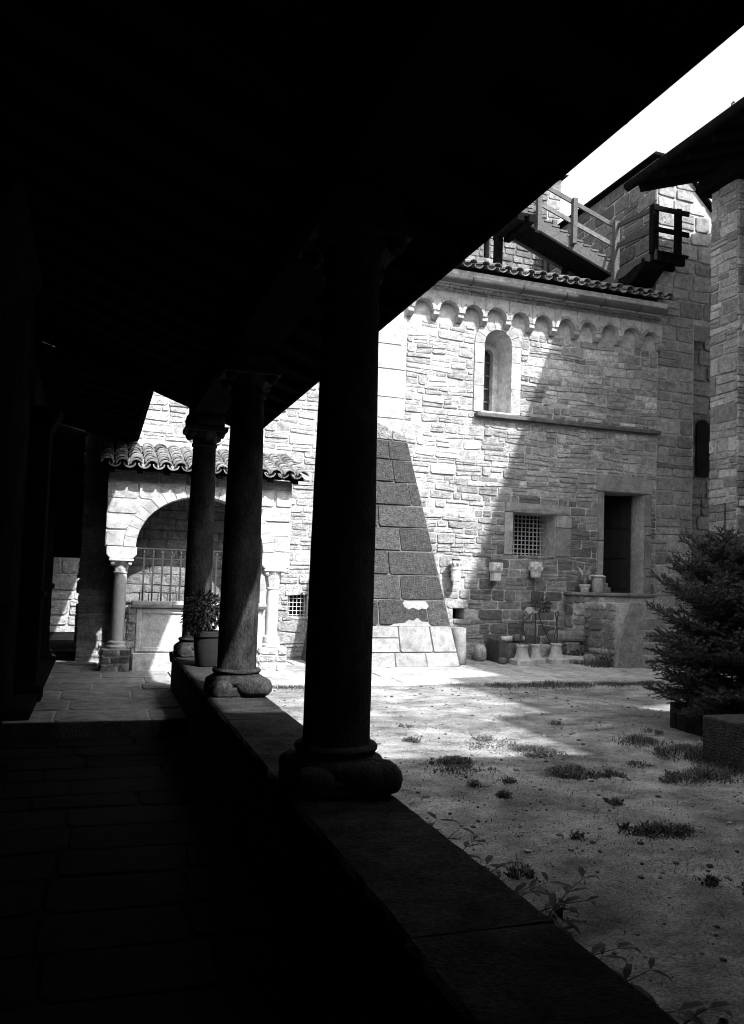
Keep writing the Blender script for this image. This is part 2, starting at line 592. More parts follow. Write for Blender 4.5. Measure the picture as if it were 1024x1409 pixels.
emit(church, 'stone', st, 'stone', 295)

# smooth ashlar strip over the buttress, rounded at its top right
st = wall_stones(frF, 3.85, 4.95, [4.0, 4.35, 4.72, 5.22, 5.66, 6.2], (.35, .5), (.9, 1.2), [], lambda u, z, r: r.uniform(.30, .36), seed=8,
                 d=(.02, .024), b=.006, cut=.03, wob=.0)
emit(church, 'ashlar_block', st, 'ashlar')
for s in ring(frF, 3.85, 5.55, 1.0, .55, 1.09, .64, 5, .03, rngG, (.4, .46), 0, math.pi / 2): s.build('arch_stone', 'ashlar', church)

# blind arcade frieze on corbels
BAY = 0.479
X0F = 5.93 - 2 * BAY
for i in range(11):
    xa = X0F + i * BAY
    cx, ra, zc, zt = xa + BAY / 2 + rngG.uniform(-.012, .012), BAY * rngG.uniform(.36, .415), 6.34, 6.70
    mb = MB()
    seg = 10
    arc = [(cx - ra * math.cos(math.pi * k / seg), zc + ra * 1.05 * math.sin(math.pi * k / seg)) for k in range(seg + 1)]
    ya, yb = YW - .14, YW - .001
    pts = [(xa + .004, 6.32)] + arc[:1] + arc[1:] + [(xa + BAY - .004, 6.32)]
    for (p, q) in zip(pts, pts[1:]):
        mb.add([(p[0], ya, p[1]), (q[0], ya, q[1]), (q[0], ya, zt), (p[0], ya, zt)], [(0, 1, 2, 3)], .36)
        mb.add([(p[0], ya, p[1]), (q[0], ya, q[1]), (q[0], yb, q[1]), (p[0], yb, p[1])], [(3, 2, 1, 0)], .36)
    mb.add([(xa + .004, ya, zt), (xa + BAY - .004, ya, zt), (xa + BAY - .004, yb, zt), (xa + .004, yb, zt)], [(0, 1, 2, 3)], .4)
    fa = mb.build('frieze_arch', 'ashlar', church)
    for s in ring(frY(YW - .14), cx, zc, ra, ra * 1.05, ra + .06, ra * 1.05 + .06, rngG.choice((3, 4, 5)), rngG.uniform(.010, .024), rngG, (.2, .36)): s.build('voussoir', 'ashlar', fa)
for i in range(12):
    xa = X0F + i * BAY
    mb = MB()
    w = .055
    mb.prism([(xa - w, YW, 6.20), (xa - w, YW - .05, 6.20), (xa - w, YW - .135, 6.27), (xa - w, YW - .135, 6.335), (xa - w, YW, 6.335)], (2 * w, 0, 0), .3)
    mb.build('corbel', 'ashlar', church, bevel=.006)
st = wall_stones(frY(YW - .085), X0F, 10.25, [6.705, 6.86], (.07, .09), (.25, .6), [], lambda u, z, r: r.uniform(.2, .3), seed=19, d=(.012, .03), gap=.004)
emit(church, 'frieze_stone', st, 'stone', 60)
mb = MB(); mb.box(X0F, 10.25, YW - .085, YW + .2, 6.705, 6.86); mb.build('frieze_band', 'mortar', church)
# cornice, gutter, tiled eave
mb = MB()
mb.prism([(X0F, YW + .3, 6.862), (X0F, YW - .12, 6.862), (X0F, YW - .32, 6.97), (X0F, YW - .34, 7.06), (X0F, YW + .3, 7.06)], (10.22 - X0F, 0, 0), .46)
mb.build('cornice', 'ashlar', church, bevel=.01)
mb = MB()
GY, GZ = YW - .38, 6.85
seg = 10
vs_ = []
for x in (X0F - .05, 10.12):
    for rr in (.10, .09):
        for k in range(seg + 1):
            a = math.pi + math.pi * k / seg
            vs_.append((x, GY + rr * math.cos(a), GZ + .045 + rr * math.sin(a)))
n = seg + 1
fs = []
for k in range(seg):
    fs += [(k, k + 1, 2 * n + k + 1, 2 * n + k), (n + k + 1, n + k, 3 * n + k, 3 * n + k + 1), (2 * n + k, 2 * n + k + 1, 3 * n + k + 1, 3 * n + k)]
fs += [(0, 2 * n, 3 * n, n), (n - 1, 2 * n - 1, 4 * n - 1, 3 * n - 1), tuple(range(2 * n, 3 * n))]
mb.add(vs_, fs)
gut = mb.build('gutter', 'zinc', church, smooth=True)
for x in (5.15, 6.0, 7.0, 7.9, 8.7, 9.5):
    mb = MB()
    mb.tube([(x, GY + .106 * math.cos(a), GZ + .045 + .106 * math.sin(a)) for a in [math.pi + math.pi * k / 8 for k in range(9)]], .012, 6)
    mb.build('gutter_hook', 'iron', gut)
TC = tile_mesh('cover_tile', .088, .07, .46)
TP = tile_mesh('pan_tile', .085, .068, .46, flip=True)
sl = math.atan(.36)
P_ = .232
for i in range(23):
    x = 5.05 + i * P_
    for k in range(2):
        y, z = YW - .50 + k * .38 * math.cos(sl), 7.10 + k * .38 * math.sin(sl)
        j = rngG.uniform(-.012, .012)
        inst(TC, 'roof_tile', church, (x + j, y + rngG.uniform(-.02, .02), z + .045), (sl, 0, rngG.uniform(-.03, .03)))
        inst(TP, 'roof_tile', church, (x + P_ / 2 + j, y + rngG.uniform(-.02, .02), z + .04), (sl, 0, rngG.uniform(-.03, .03)))
ry = YW + .2
corrugated(4.95, 10.25, ry, 7.1 + .36 * .7 - .02, 17.65, 7.1 + .36 * 4.85, P_ / 1, .06).build('roof_slope', 'tile', church, smooth=True)
mb = MB(); mb.add([(4.95, YW - .2, 7.062), (10.24, YW - .2, 7.062), (10.24, 17.65, 8.7), (4.95, 17.65, 8.7)], [(0, 3, 2, 1)]); mb.build('roof_boards', 'darkwood', church)

# slit window in its splayed niche
mb = MB()
cxn, ro = (NX0 + NX1) / 2, (NX1 - NX0) / 2
ri, di = .115, .46
def contour(r, zb, za, n=12):
    return [(cxn + r, zb)] + [(cxn + r * math.cos(math.pi * k / n), za + r * math.sin(math.pi * k / n)) for k in range(n + 1)] + [(cxn - r, zb)]
co = [(x, YW - .024, z) for x, z in contour(ro - .002, NZ0, NZA)]
cm = [(x, YW + di - .05, z) for x, z in contour(ri + .1, NZ0 + .06, NZA - .05)]
ci = [(x, YW + di - .05, z) for x, z in contour(ri, NZ0 + .10, NZA - .08)]
cb = [(x, YW + di + .12, z) for x, z in contour(ri, NZ0 + .10, NZA - .08)]
n = len(co)
vs_ = co + cm + ci + cb
fs = []
for k in range(n - 1):
    for q in range(3):
        fs.append((q * n + k, q * n + k + 1, (q + 1) * n + k + 1, (q + 1) * n + k))
for q in range(3): fs.append((q * n + n - 1, q * n, (q + 1) * n, (q + 1) * n + n - 1))
mb.add(vs_, fs, .40)
nw = mb.build('slit_window', 'ashlar', church)
mb = MB(); mb.box(cxn - ri - .01, cxn + ri + .01, YW + di + .09, YW + di + .11, NZ0 + .08, NZA + .06); mb.build('pane', 'leadglass', nw)
for z in (4.95, 5.2, 5.45, 5.7):
    mb = MB(); mb.box(cxn - ri, cxn + ri, YW + di + .06, YW + di + .085, z - .012, z + .012); mb.build('glazing_bar', 'zinc', nw)
# spandrel fill between core hole and round head
mb = MB()
arcp = [(cxn + ro * math.cos(math.pi * k / 16), NZA + ro * math.sin(math.pi * k / 16)) for k in range(17)]
for p, q in zip(arcp, arcp[1:]):
    mb.add([(p[0], YW - .02, p[1]), (q[0], YW - .02, q[1]), (q[0], YW - .02, 6.2), (p[0], YW - .02, 6.2)], [(3, 2, 1, 0)], .31)
mb.build('window_head', 'ashlar', church)
for (a, b) in ((NX0 - .20, NX0), (NX1, NX1 + .2)):
    z = 4.63
    while z < 5.89:
        h = rngG.uniform(.35, .5)
        if 5.90 - z - h < .2: h = 5.90 - z
        stone(frF, quadpoly(a, b, z, z, z + h, z + h, .001, rngG, .02), .026, .004, rngG, rngG.uniform(.27, .33), .001).build('jamb_stone', 'ashlar', church)
        z += h
for s in ring(frF, cxn, NZA, ro, ro, ro + .2, ro + .2, 7, .030, rngG, (.26, .33), gap=.004): s.build('voussoir', 'ashlar', church)
mb = MB(); mb.box(6.30, 10.27, YW - .13, YW + .02, 4.53, 4.60, .09); mb.build('sill_course', 'ashlar', church, bevel=.012)  # dark tone stands in for the shadow under the course
mb = MB(); mb.box(NX0 - .1, NX1 + .1, YW - .12, YW + .3, 4.601, 4.635, .4); mb.build('window_sill', 'ashlar', church, bevel=.008)

# barred window
def jambs(boxes, tones, name, mt='ashlar', pr=.03):
    for (a, b, c, d), t in zip(boxes, tones):
        stone(frF, quadpoly(a, b, c, c, d, d, .004, rngG, .04), pr, .006, rngG, t, .002).build(name, mt, church)
jambs([(6.96, 8.32, 2.84, 3.02)], [.22], 'window_lintel', pr=.045)
jambs([(6.95, 7.13, 2.06, 2.84), (8.03, 8.36, 2.06, 2.60), (8.03, 8.36, 2.60, 2.84)], [.26, .17, .24], 'window_jamb')
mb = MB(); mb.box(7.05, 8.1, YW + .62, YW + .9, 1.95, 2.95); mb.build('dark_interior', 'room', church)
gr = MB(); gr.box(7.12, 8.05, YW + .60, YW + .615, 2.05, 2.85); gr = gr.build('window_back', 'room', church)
for k in range(11):
    x = 7.17 + k * .082
    mb = MB(); mb.beam((x, YW + .47, 2.06), (x, YW + .47, 2.84), .017, .017); mb.build('grille_bar', 'paleiron', church)
for k in range(9):
    z = 2.11 + k * .082
    mb = MB(); mb.beam((7.13, YW + .455, z), (8.03, YW + .455, z), .014, .017); mb.build('grille_bar', 'paleiron', church)
# little grated window beside the porch, and a square vent
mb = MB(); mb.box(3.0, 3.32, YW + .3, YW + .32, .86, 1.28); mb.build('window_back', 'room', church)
for k in range(5):
    x = 3.03 + k * .065
    mb = MB(); mb.beam((x, YW + .06, .87), (x, YW + .06, 1.27), .012, .012); mb.build('grille_bar', 'paleiron', church)
for k in range(6):
    z = .90 + k * .068
    mb = MB(); mb.beam((3.0, YW + .05, z), (3.32, YW + .05, z), .012, .012); mb.build('grille_bar', 'paleiron', church)
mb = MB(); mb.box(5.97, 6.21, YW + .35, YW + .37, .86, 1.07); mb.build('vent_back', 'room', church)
# side door
jambs([(8.88, 10.13, 3.35, 3.66)], [.22], 'door_lintel', pr=.04)
jambs([(8.93, 9.06, 1.1, 2.4), (8.93, 9.06, 2.4, 3.35)], [.22, .2], 'door_jamb')
jambs([(9.99, 10.14, 1.1, 1.9), (9.99, 10.14, 1.9, 2.55), (9.99, 10.14, 2.55, 2.72), (9.99, 10.14, 2.72, 3.35)], [.18, .17, .21, .18], 'door_jamb')
mb = MB()
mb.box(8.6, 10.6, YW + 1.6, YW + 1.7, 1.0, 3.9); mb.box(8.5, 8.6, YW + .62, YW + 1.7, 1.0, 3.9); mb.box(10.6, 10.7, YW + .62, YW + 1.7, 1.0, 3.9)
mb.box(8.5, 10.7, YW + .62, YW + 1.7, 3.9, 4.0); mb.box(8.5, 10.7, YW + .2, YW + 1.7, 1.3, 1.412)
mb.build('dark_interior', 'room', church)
dl = MB()
p0, p1 = Vector((9.93, YW + .34, 0)), Vector((9.66, YW + 1.1, 0))
dd = (p1 - p0).normalized(); nn = Vector((-dd.y, dd.x, 0)) * .05
dl.prism([p0 + Vector((0, 0, 1.43)), p1 + Vector((0, 0, 1.43)), p1 + Vector((0, 0, 3.33)), p0 + Vector((0, 0, 3.33))], nn)
door = dl.build('door_leaf', 'door', church)
for k in range(4):
    a = p0 + dd * (.06 + k * .19); b = a + dd * .15
    mb = MB()
    for z in (1.5, 2.1, 2.7):
        mb.prism([a + Vector((0, 0, z)), b + Vector((0, 0, z)), b + Vector((0, 0, z + .5)), a + Vector((0, 0, z + .5))], nn * 1.35)
    mb.build('door_board', 'door', door)

# ---- battered buttress (part of the church flank)
def frB(u, z, n):
    t = (z - .15) / 4.15
    xl, xr = 3.25 + .65 * t, 5.68 - .73 * t
    k = u / 2.4
    return (xl + (xr - xl) * k, 12.13 + .14 * k + (13.29 - 12.2) * t - n * .97, z + n * .25)
but = MB()
q = [frB(0, .0, 0), frB(2.4, .0, 0), frB(2.4, 4.3, 0), frB(0, 4.3, 0)]
qb = [(p[0], YW + .02, p[2]) for p in q]
but.add(q + qb, [(0, 1, 2, 3), (1, 5, 6, 2), (4, 0, 3, 7), (3, 2, 6, 7)])
bt = but.build('buttress', 'greymortar', church)
st = wall_stones(frB, 0.0, 2.4, [.15, .38, .80], (.2, .5), (.45, .75), [], lambda u, z, r: r.uniform(.2, .27), seed=21, d=(.012, .022), b=.01, cut=.05, wob=.004)
for s in st: s.build('plinth_stone', 'ashlar', bt)
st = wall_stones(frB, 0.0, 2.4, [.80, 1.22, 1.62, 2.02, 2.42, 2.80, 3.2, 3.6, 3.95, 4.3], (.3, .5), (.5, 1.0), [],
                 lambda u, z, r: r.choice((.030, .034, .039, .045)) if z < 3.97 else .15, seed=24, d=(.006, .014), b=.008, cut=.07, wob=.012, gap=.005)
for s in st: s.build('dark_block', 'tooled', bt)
pr_ = random.Random(14)
jag = [(1.52, 1.10), (1.60, 1.06), (1.70, 1.09), (1.80, 1.05), (1.88, 1.08), (1.97, 1.07), (2.03, 1.12), (1.98, 1.19), (1.85, 1.205), (1.68, 1.195), (1.54, 1.205), (1.49, 1.16)]
stone(frB, jag, .018, .004, pr_, .24).build('limewash_patch', 'ashlar', bt)
jag = [(1.18, .79), (1.30, .83), (1.45, .825), (1.58, .90), (1.66, .88), (1.76, .93), (1.84, .87), (1.95, .86), (1.99, .81), (2.05, .79)]
stone(frB, jag, .018, .004, pr_, .22).build('limewash_patch', 'ashlar', bt)

# ================================================================== PORCH with arch and tiled roof
porch = thing('arched_porch', (1.37, 11.95, .15), 'small arched stone porch with tiled lean-to roof on two short columns', 'porch')
PY = 11.92
frP = frY(PY)
AC, AZ, AA, AB = 1.37, 1.885, .90, .76
mb = MB()
seg = 24
arc = [(AC - AA * math.cos(math.pi * k / seg), AZ + AB * math.sin(math.pi * k / seg)) for k in range(seg + 1)]
pts = [(.06, AZ)] + arc + [(2.68, AZ)]
for p, q in zip(pts, pts[1:]):
    for y, f in ((PY, (0, 1, 2, 3)), (PY + .28, (3, 2, 1, 0))):
        mb.add([(p[0], y, p[1]), (q[0], y, q[1]), (q[0], y, 2.96), (p[0], y, 2.96)], [f])
    mb.add([(p[0], PY, p[1]), (q[0], PY, q[1]), (q[0], PY + .28, q[1]), (p[0], PY + .28, p[1])], [(3, 2, 1, 0)])
mb.add([(.06, PY, AZ), (.06, PY + .28, AZ), (.06, PY + .28, 2.96), (.06, PY, 2.96)], [(3, 2, 1, 0)])
mb.add([(2.68, PY, AZ), (2.68, PY + .28, AZ), (2.68, PY + .28, 2.96), (2.68, PY, 2.96)], [(0, 1, 2, 3)])
mb.build('wall', 'mortar', porch)
def tone_p(u, z, r): return r.choice((.30, .34, .37, .40))
st = wall_stones(frP, .05, 2.69, [AZ, 2.12, 2.34, 2.56, 2.80], (.17, .24), (.24, .5), [ell_block(AC, AZ, AA + .16, AB + .16)], tone_p, seed=31, d=(.008, .02), b=.01, cut=.08, gap=.005)
st += wall_stones(frP, .05, 2.69, [2.80, 2.95], (.12, .2), (.3, .7), [], lambda u, z, r: r.uniform(.14, .2), seed=33, d=(.008, .015), gap=.004)
st += wall_stones(frXm(.06), PY, PY + .28, [AZ, 2.95], (.17, .24), (.2, .3), [], tone_p, seed=32, d=(.006, .01))
emit(porch, 'stone', st, 'ashlar')
for s in ring(frP, AC, AZ, AA + .001, AB + .001, AA + .17, AB + .17, 19, .018, rngG, (.33, .40), gap=.0015): s.build('voussoir', 'ashlar', porch)
# side walls with low arch openings are carried by beams back to the church
for x0 in (.06, 2.42):
    mb = MB(); mb.box(x0, x0 + .26, PY + .282, YW - .05, 2.2, 2.95, .35); mb.build('side_wall', 'mortar', porch)
mb = MB(); mb.box(.33, 2.41, 12.72, 12.95, .1, 2.94); mb.build('back_wall', 'greymortar', porch)
emit(porch, 'back_stone', wall_stones(frY(12.72), .33, 2.41, [.9, 2.9], (.12, .22), (.2, .45), [], lambda u, z, r: r.uniform(.16, .2), seed=45, d=(.004, .012), gap=.002), 'stone', 120)
mb = MB(); mb.box(2.42, 2.68, 12.9, YW - .05, .1, 2.2); mb.build('side_pier', 'mortar', porch)

def porch_column(x, zs, parent, label=None):
    zb0, zb1, zb2, zc0, zc1, zi1 = zs         # pedestal top, base top, ..., capital, impost
    y = PY + .14
    c = MB(); c.lathe((x, y, 0), [(.092, zb1), (.095, (zb1 + zc0) / 2), (.088, zc0 - .02), (.10, zc0 - .015), (.10, zc0 + .005), (.088, zc0 + .008)], 24)
    o = c.build('column', 'marble', parent, smooth=True)
    m = MB(); m.lathe((x, y, 0), [(.14, zb0), (.145, zb0 + .03), (.12, zb0 + .055), (.125, zb0 + .07), (.125, zb1 - .02), (.10, zb1 - .005), (.09, zb1)], 24); m.build('base', 'marble', o, smooth=True)
    m = MB(); m.lathe((x, y, 0), [(.09, zc0), (.105, zc0 + .05), (.115, zc0 + .1), (.15, zc1 - .035), (.155, zc1 - .03)], 8); m.build('capital', 'carved', o)
    for sx in (-1, 1):
        for sy in (-1, 1):
            m = MB(); m.blob((x + sx * .115, y + sy * .115, zc1 - .06), (.035, .035, .04), rngG, 8, 6); m.build('volute', 'carved', o, smooth=True)
    m = MB(); m.box(x - .165, x + .165, y - .165, y + .165, zc1 - .03, zc1); m.build('abacus', 'marble', o, bevel=.006)
    m = MB(); m.prism([(x - .15, y - .15, zc1 + .001), (x + .15, y - .15, zc1 + .001), (x + .205, y - .15, zc1 + .06), (x + .205, y - .15, zi1), (x - .205, y - .15, zi1), (x - .205, y - .15, zc1 + .06)], (0, .30, 0), .42)
    m.build('impost', 'ashlar', o, bevel=.008)
porch_column(.285, (.46, .57, 0, 1.53, 1.715, 1.884), porch)
porch_column(2.475, (.49, .66, 0, 1.36, 1.64, 1.884), porch)
def blockwork(x0, x1, y0, y1, z0, z1, seed, parent, tone, name='stone', mt='stone', hr=(.1, .16), wr=(.12, .25)):
    m = MB(); m.box(x0 + .01, x1 - .01, y0 + .01, y1 - .01, z0, z1 - .005); m.build('rubble_core', 'mortar', parent)
    st = wall_stones(frY(y0 + .01), x0, x1, [z0, z1], hr, wr, [], tone, seed=seed, d=(.01, .03))
    st += wall_stones(frXm(x0 + .01), y0, y1, [z0, z1], hr, wr, [], tone, seed=seed + 1, d=(.01, .03))
    emit(parent, name, st, mt)
blockwork(.08, .47, PY - .04, PY + .34, .13, .46, 35, porch, lambda u, z, r: r.uniform(.12, .24))
blockwork(2.28, 2.70, PY - .04, PY + .34, .13, .49, 37, porch, lambda u, z, r: r.uniform(.38, .46))
blockwork(.40, .53, PY + .06, PY + .3, .46, 1.04, 39, porch, lambda u, z, r: r.uniform(.28, .4))
# breast wall with framed panel, plinth and moulded sill
mb = MB(); mb.box(.48, 2.34, PY + .08, PY + .30, .13, 1.03, .40); mb.build('breast_wall', 'ashlar', porch)
for (a, b) in ((.53, 1.40), (1.44, 2.3)):
    for bx in ((a, a + .07, .42, 1.02), (b - .07, b, .42, 1.02), (a + .07, b - .07, .42, .48), (a + .07, b - .07, .96, 1.02)):
        m = MB(); m.box(bx[0], bx[1], PY + .055, PY + .085, bx[2], bx[3], .43); m.build('panel_frame', 'ashlar', porch, bevel=.006)
for (a, b) in ((.50, 1.12), (1.125, 1.75), (1.755, 2.33)):
    m = MB(); m.box(a, b, PY + .01, PY + .079, .13, .40, .42); m.build('plinth_stone', 'ashlar', porch, bevel=.01)
for (a, b) in ((.46, 1.01), (1.014, 1.6), (1.604, 2.36)):
    m = MB(); m.prism([(a, PY + .08, 1.031), (a, PY + .0, 1.06), (a, PY - .03, 1.085), (a, PY - .03, 1.13), (a, PY + .32, 1.13), (a, PY + .32, 1.031)], (b - a, 0, 0), .36)
    m.build('sill_stone', 'ashlar', porch, bevel=.008)
rail = MB(); rail.beam((.42, PY + .14, 1.875), (2.33, PY + .14, 1.875), .03, .018)
rail = rail.build('railing', 'iron', porch)
mb = MB(); mb.beam((.42, PY + .14, 1.735), (2.33, PY + .14, 1.735), .025, .014); mb.build('rail', 'iron', rail)
for k in range(14):
    x = .60 + k * .128
    mb = MB(); mb.beam((x, PY + .14, 1.13), (x, PY + .14, 1.80), .023, .023)
    mb.lathe((x, PY + .14, 0), [(.006, 1.79), (.018, 1.815), (.010, 1.845), (.002, 1.868)], 6)
    mb.build('bar', 'iron', rail)
    mb = MB(); mb.beam((x - .04, PY + .14, 1.13), (x - .04, PY + .14, 1.25), .012, .012); mb.build('spike', 'iron', rail)
# roof
mb = MB(); mb.add([(-.02, 11.72, 2.955), (2.83, 11.72, 2.955), (2.83, YW, 3.455), (-.02, YW, 3.455)], [(0, 3, 2, 1)])
mb.add([(-.02, 11.72, 2.98), (2.83, 11.72, 2.98), (2.83, YW, 3.48), (-.02, YW, 3.48)], [(0, 1, 2, 3)])
mb.build('roof_boards', 'darkwood', porch)
for k in range(8):
    x = .1 + k * .37
    m = MB(); m.beam((x, 11.74, 2.93), (x, YW, 3.42), .08, .05); m.build('rafter', 'darkwood', porch)
TC2 = tile_mesh('cover_tile', .092, .07, .36, th=.02)
TP2 = tile_mesh('pan_tile', .085, .068, .36, th=.018, flip=True)
sp = math.atan(.5 / 1.58)
for i in range(15):
    x = .03 + i * .196
    for k in range(8):
        y, z = 11.63 + k * .205 * math.cos(sp), 2.975 + k * .205 * math.sin(sp)
        jj = rngG.uniform(-.01, .01)
        inst(TC2, 'roof_tile', porch, (x + jj, y + rngG.uniform(-.02, .02), z + .05), (sp - .07, 0, rngG.uniform(-.05, .05)))
        if i < 14: inst(TP2, 'roof_tile', porch, (x + .098, y + .01, z + .06), (sp, 0, rngG.uniform(-.03, .03)))
mb = MB(); mb.box(-.02, 2.83, YW - .10, YW - .012, 3.50, 3.60, .47); mb.build('flashing', 'ashlar', porch, bevel=.02)

# ================================================================== LANDING AND STEPS
land = thing('stair_landing', (9.1, 12.6, .12), 'rough stone landing with a few steps up to the church side door', 'steps')
mb = MB(); mb.box(8.26, 10.0, 13.02, YW - .05, .1, 1.36); mb.box(8.52, 8.95, 12.08, 13.02, .1, 1.25); mb.build('rubble_core', 'mortar', land)
tl = lambda u, z, r: r.choice((.15, .19, .23, .28, .36))
st = wall_stones(frY(13.02), 8.25, 9.0, [.13, 1.36], (.12, .24), (.16, .4), [], tl, seed=41, d=(.015, .05), cut=.22)
st += wall_stones(frXm(8.52), 12.08, 13.05, [.13, 1.25], (.12, .24), (.16, .4), [], tl, seed=42, d=(.015, .05), cut=.22)
st += wall_stones(frXm(8.26), 13.0, 13.3, [.13, 1.36], (.12, .24), (.16, .4), [], tl, seed=43, d=(.015, .04), cut=.22)
emit(land, 'stone', st, 'stone')
mb = MB(); mb.box(8.20, 10.05, 12.96, YW - .045, 1.362, 1.418, .17); mb.build('ledge_slab', 'ashlar', land, bevel=.012)
mb = MB(); mb.prism([(8.42, 12.07, .12), (8.97, 12.07, .12), (8.98, 12.07, 1.27), (8.80, 12.07, 1.28), (8.56, 12.07, .66)], (0, -.11, 0), .22); mb.build('cheek_slab', 'stone', land, bevel=.015)
for k in range(5):
    y0 = 11.98 + k * .18
    m = MB(); m.box(8.985, 10.35, y0, y0 + .36 if k < 4 else 13.01, .12 + (.0 if k == 0 else .208 * k - .03), .15 + .208 * (k + 1), .24)
    m.build('step', 'ashlar', land, bevel=.014)

# ================================================================== TRANSEPT behind, to the right
tr = thing('transept', (11.3, 15.5, 0), 'tall shaded stone transept rising behind the wooden stair', 'church')
TX, TY = 10.275, 13.40
mb = MB()
mb.prism([(TX, TY, -.1), (11.2, TY, -.1), (11.2, TY, 9.66), (10.7, TY, 10.14), (TX, TY, 10.22)], (0, 4.3, 0))
mb.prism([(11.2, TY, 6.9), (12.2, TY, 6.9), (12.2, TY, 8.75), (11.2, TY, 9.66)], (0, .9, 0))
mb.build('wall', 'mortar', tr)
mb = MB(); mb.prism([(11.2, TY + .9, -.1), (13.6, TY + .9, -.1), (13.6, TY + .9, 7.5), (11.2, TY + .9, 9.66)], (0, 3.4, 0), .09); mb.build('recess_wall', 'stone', tr)  # shade of the recess put into the dark stone tone
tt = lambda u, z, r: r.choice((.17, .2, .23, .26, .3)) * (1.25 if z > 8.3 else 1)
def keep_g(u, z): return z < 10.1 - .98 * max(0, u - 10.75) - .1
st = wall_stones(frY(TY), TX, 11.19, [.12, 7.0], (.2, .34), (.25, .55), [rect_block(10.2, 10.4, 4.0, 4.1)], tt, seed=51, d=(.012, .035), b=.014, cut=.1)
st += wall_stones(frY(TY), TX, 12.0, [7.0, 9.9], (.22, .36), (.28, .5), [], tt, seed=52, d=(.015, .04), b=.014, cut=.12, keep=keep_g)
st += wall_stones(frXm(TX), TY, 17.6, [7.2, 10.2], (.2, .34), (.3, .7), [], lambda u, z, r: r.uniform(.09, .17), seed=53, d=(.012, .035), cut=.1)  # side face turned from the sun, its shade deepened by darker tones
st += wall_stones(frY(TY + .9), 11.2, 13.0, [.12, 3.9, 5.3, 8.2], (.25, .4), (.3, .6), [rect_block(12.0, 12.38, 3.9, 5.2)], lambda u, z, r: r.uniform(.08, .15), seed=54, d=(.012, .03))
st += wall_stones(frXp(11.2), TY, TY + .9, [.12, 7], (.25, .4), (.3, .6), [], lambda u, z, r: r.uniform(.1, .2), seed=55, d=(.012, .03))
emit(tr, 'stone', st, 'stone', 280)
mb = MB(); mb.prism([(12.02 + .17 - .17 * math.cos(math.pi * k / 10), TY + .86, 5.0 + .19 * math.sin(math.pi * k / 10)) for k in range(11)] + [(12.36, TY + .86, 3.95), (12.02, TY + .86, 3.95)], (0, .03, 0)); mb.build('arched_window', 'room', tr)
mb = MB(); mb.box(TX + .02, 11.19, TY - .045, TY + .01, 3.92, 4.0, .14); mb.build('string_course', 'ashlar', tr, bevel=.01)
# slab roofs with ragged edges
for k in range(16):
    y0 = TY - .12 + k * .265
    m = MB(); m.prism([(TX - .14 - rngG.uniform(0, .05), y0, 10.20), (TX - .14, y0, 10.26), (10.75, y0, 10.24), (10.75, y0, 10.18)], (0, .26, 0)); m.build('roof_slab', 'darkwood', tr)
for k in range(8):
    x0, z0 = 10.74 + k * .2, 10.18 - k * .196
    m = MB(); m.prism([(x0, TY - .1, z0), (x0 + .22, TY - .1, z0 - .215), (x0 + .22, TY - .1, z0 - .15), (x0, TY - .1, z0 + .06)], (0, 4.2, 0)); m.build('roof_slab', 'darkwood', tr)

# ================================================================== NAVE WALL further back, left
nave = thing('nave_wall', (8, 17.9, 7.0), 'sunlit upper nave wall with a narrow slit window above the tiled eave', 'church')
frN = frY(17.7)
core(frN, 4.6, 10.27, 6.0, 11.8, .5, [(8.53, 8.68, 9.45, 9.95)]).build('wall', 'greymortar', nave)
core(frN, 10.27, 10.66, 9.0, 11.8, .5).build('wall_corner', 'mortar', nave)
mb = MB(); mb.box(8.5, 8.7, 17.95, 17.97, 9.4, 10.0); mb.build('slit_window', 'room', nave)
st = wall_stones(frN, 4.6, 10.27, [8.2, 9.45, 9.95, 11.6], (.12, .22), (.18, .45), [rect_block(8.53, 8.68, 9.45, 9.95)], lambda u, z, r: r.uniform(.10, .2), seed=61, d=(.01, .035))
st += wall_stones(frN, 10.28, 10.66, [9.2, 11.6], (.2, .3), (.2, .4), [], lambda u, z, r: r.uniform(.16, .24), seed=62, d=(.01, .03))
emit(nave, 'stone', st, 'stone', 180)
mb = MB(); mb.tube([(10.16, 17.55, 8.6), (10.16, 17.55, 10.3), (10.0, 17.5, 10.5)], .07, 10); mb.build('downpipe', 'iron', nave, smooth=True)
mb = MB(); mb.prism([(10.66, 17.5, 11.8), (10.75, 17.5, 11.85), (4.6, 17.5, 11.95), (4.6, 17.5, 11.8)], (0, .8, 0)); mb.build('coping', 'darkwood', nave)

# ================================================================== WOODEN STAIR on the roof
ws = thing('wooden_stair', (9.2, 14.4, 7.7), 'weathered wooden gangway with railing and platform above the tiled eave', 'staircase')
YA, YB = 14.25, 15.05
def W(x, y, z): return (x, y, z)
for y in (YA + .03, YB):
    m = MB(); m.beam((7.35, y, 9.10), (9.92, y, 8.14), .07, .26); m.build('stringer', 'wood', ws)
for k in range(13):
    t = (k + .5) / 13
    x, z = 7.45 + 2.4 * t, 9.16 - .93 * t
    m = MB(); m.beam((x, YA - .02, z + .06), (x, YB + .04, z + .06), .17, .035); m.build('tread', 'greywood', ws)
for k in range(3):
    m = MB(); m.beam((7.4, YA + .2 + k * .25, 9.0), (9.9, YA + .2 + k * .25, 8.06), .235, .025); m.build('soffit_board', 'darkwood', ws)
def post(x, y, z0, z1, w=.10, mt='wood'):
    m = MB(); m.box(x - w / 2, x + w / 2, y - w / 2, y + w / 2, z0, z1); m.build('post', mt, ws, bevel=.006)
post(8.04, YA - .06, 8.62, 9.72)
post(8.86, YA - .06, 8.50, 9.45)
post(9.86, YA - .06, 7.74, 9.13, .12)
post(9.90, 13.0, 8.02, 8.99, .13, 'darkwood')
post(10.46, 13.0, 8.04, 8.99, .11, 'darkwood')
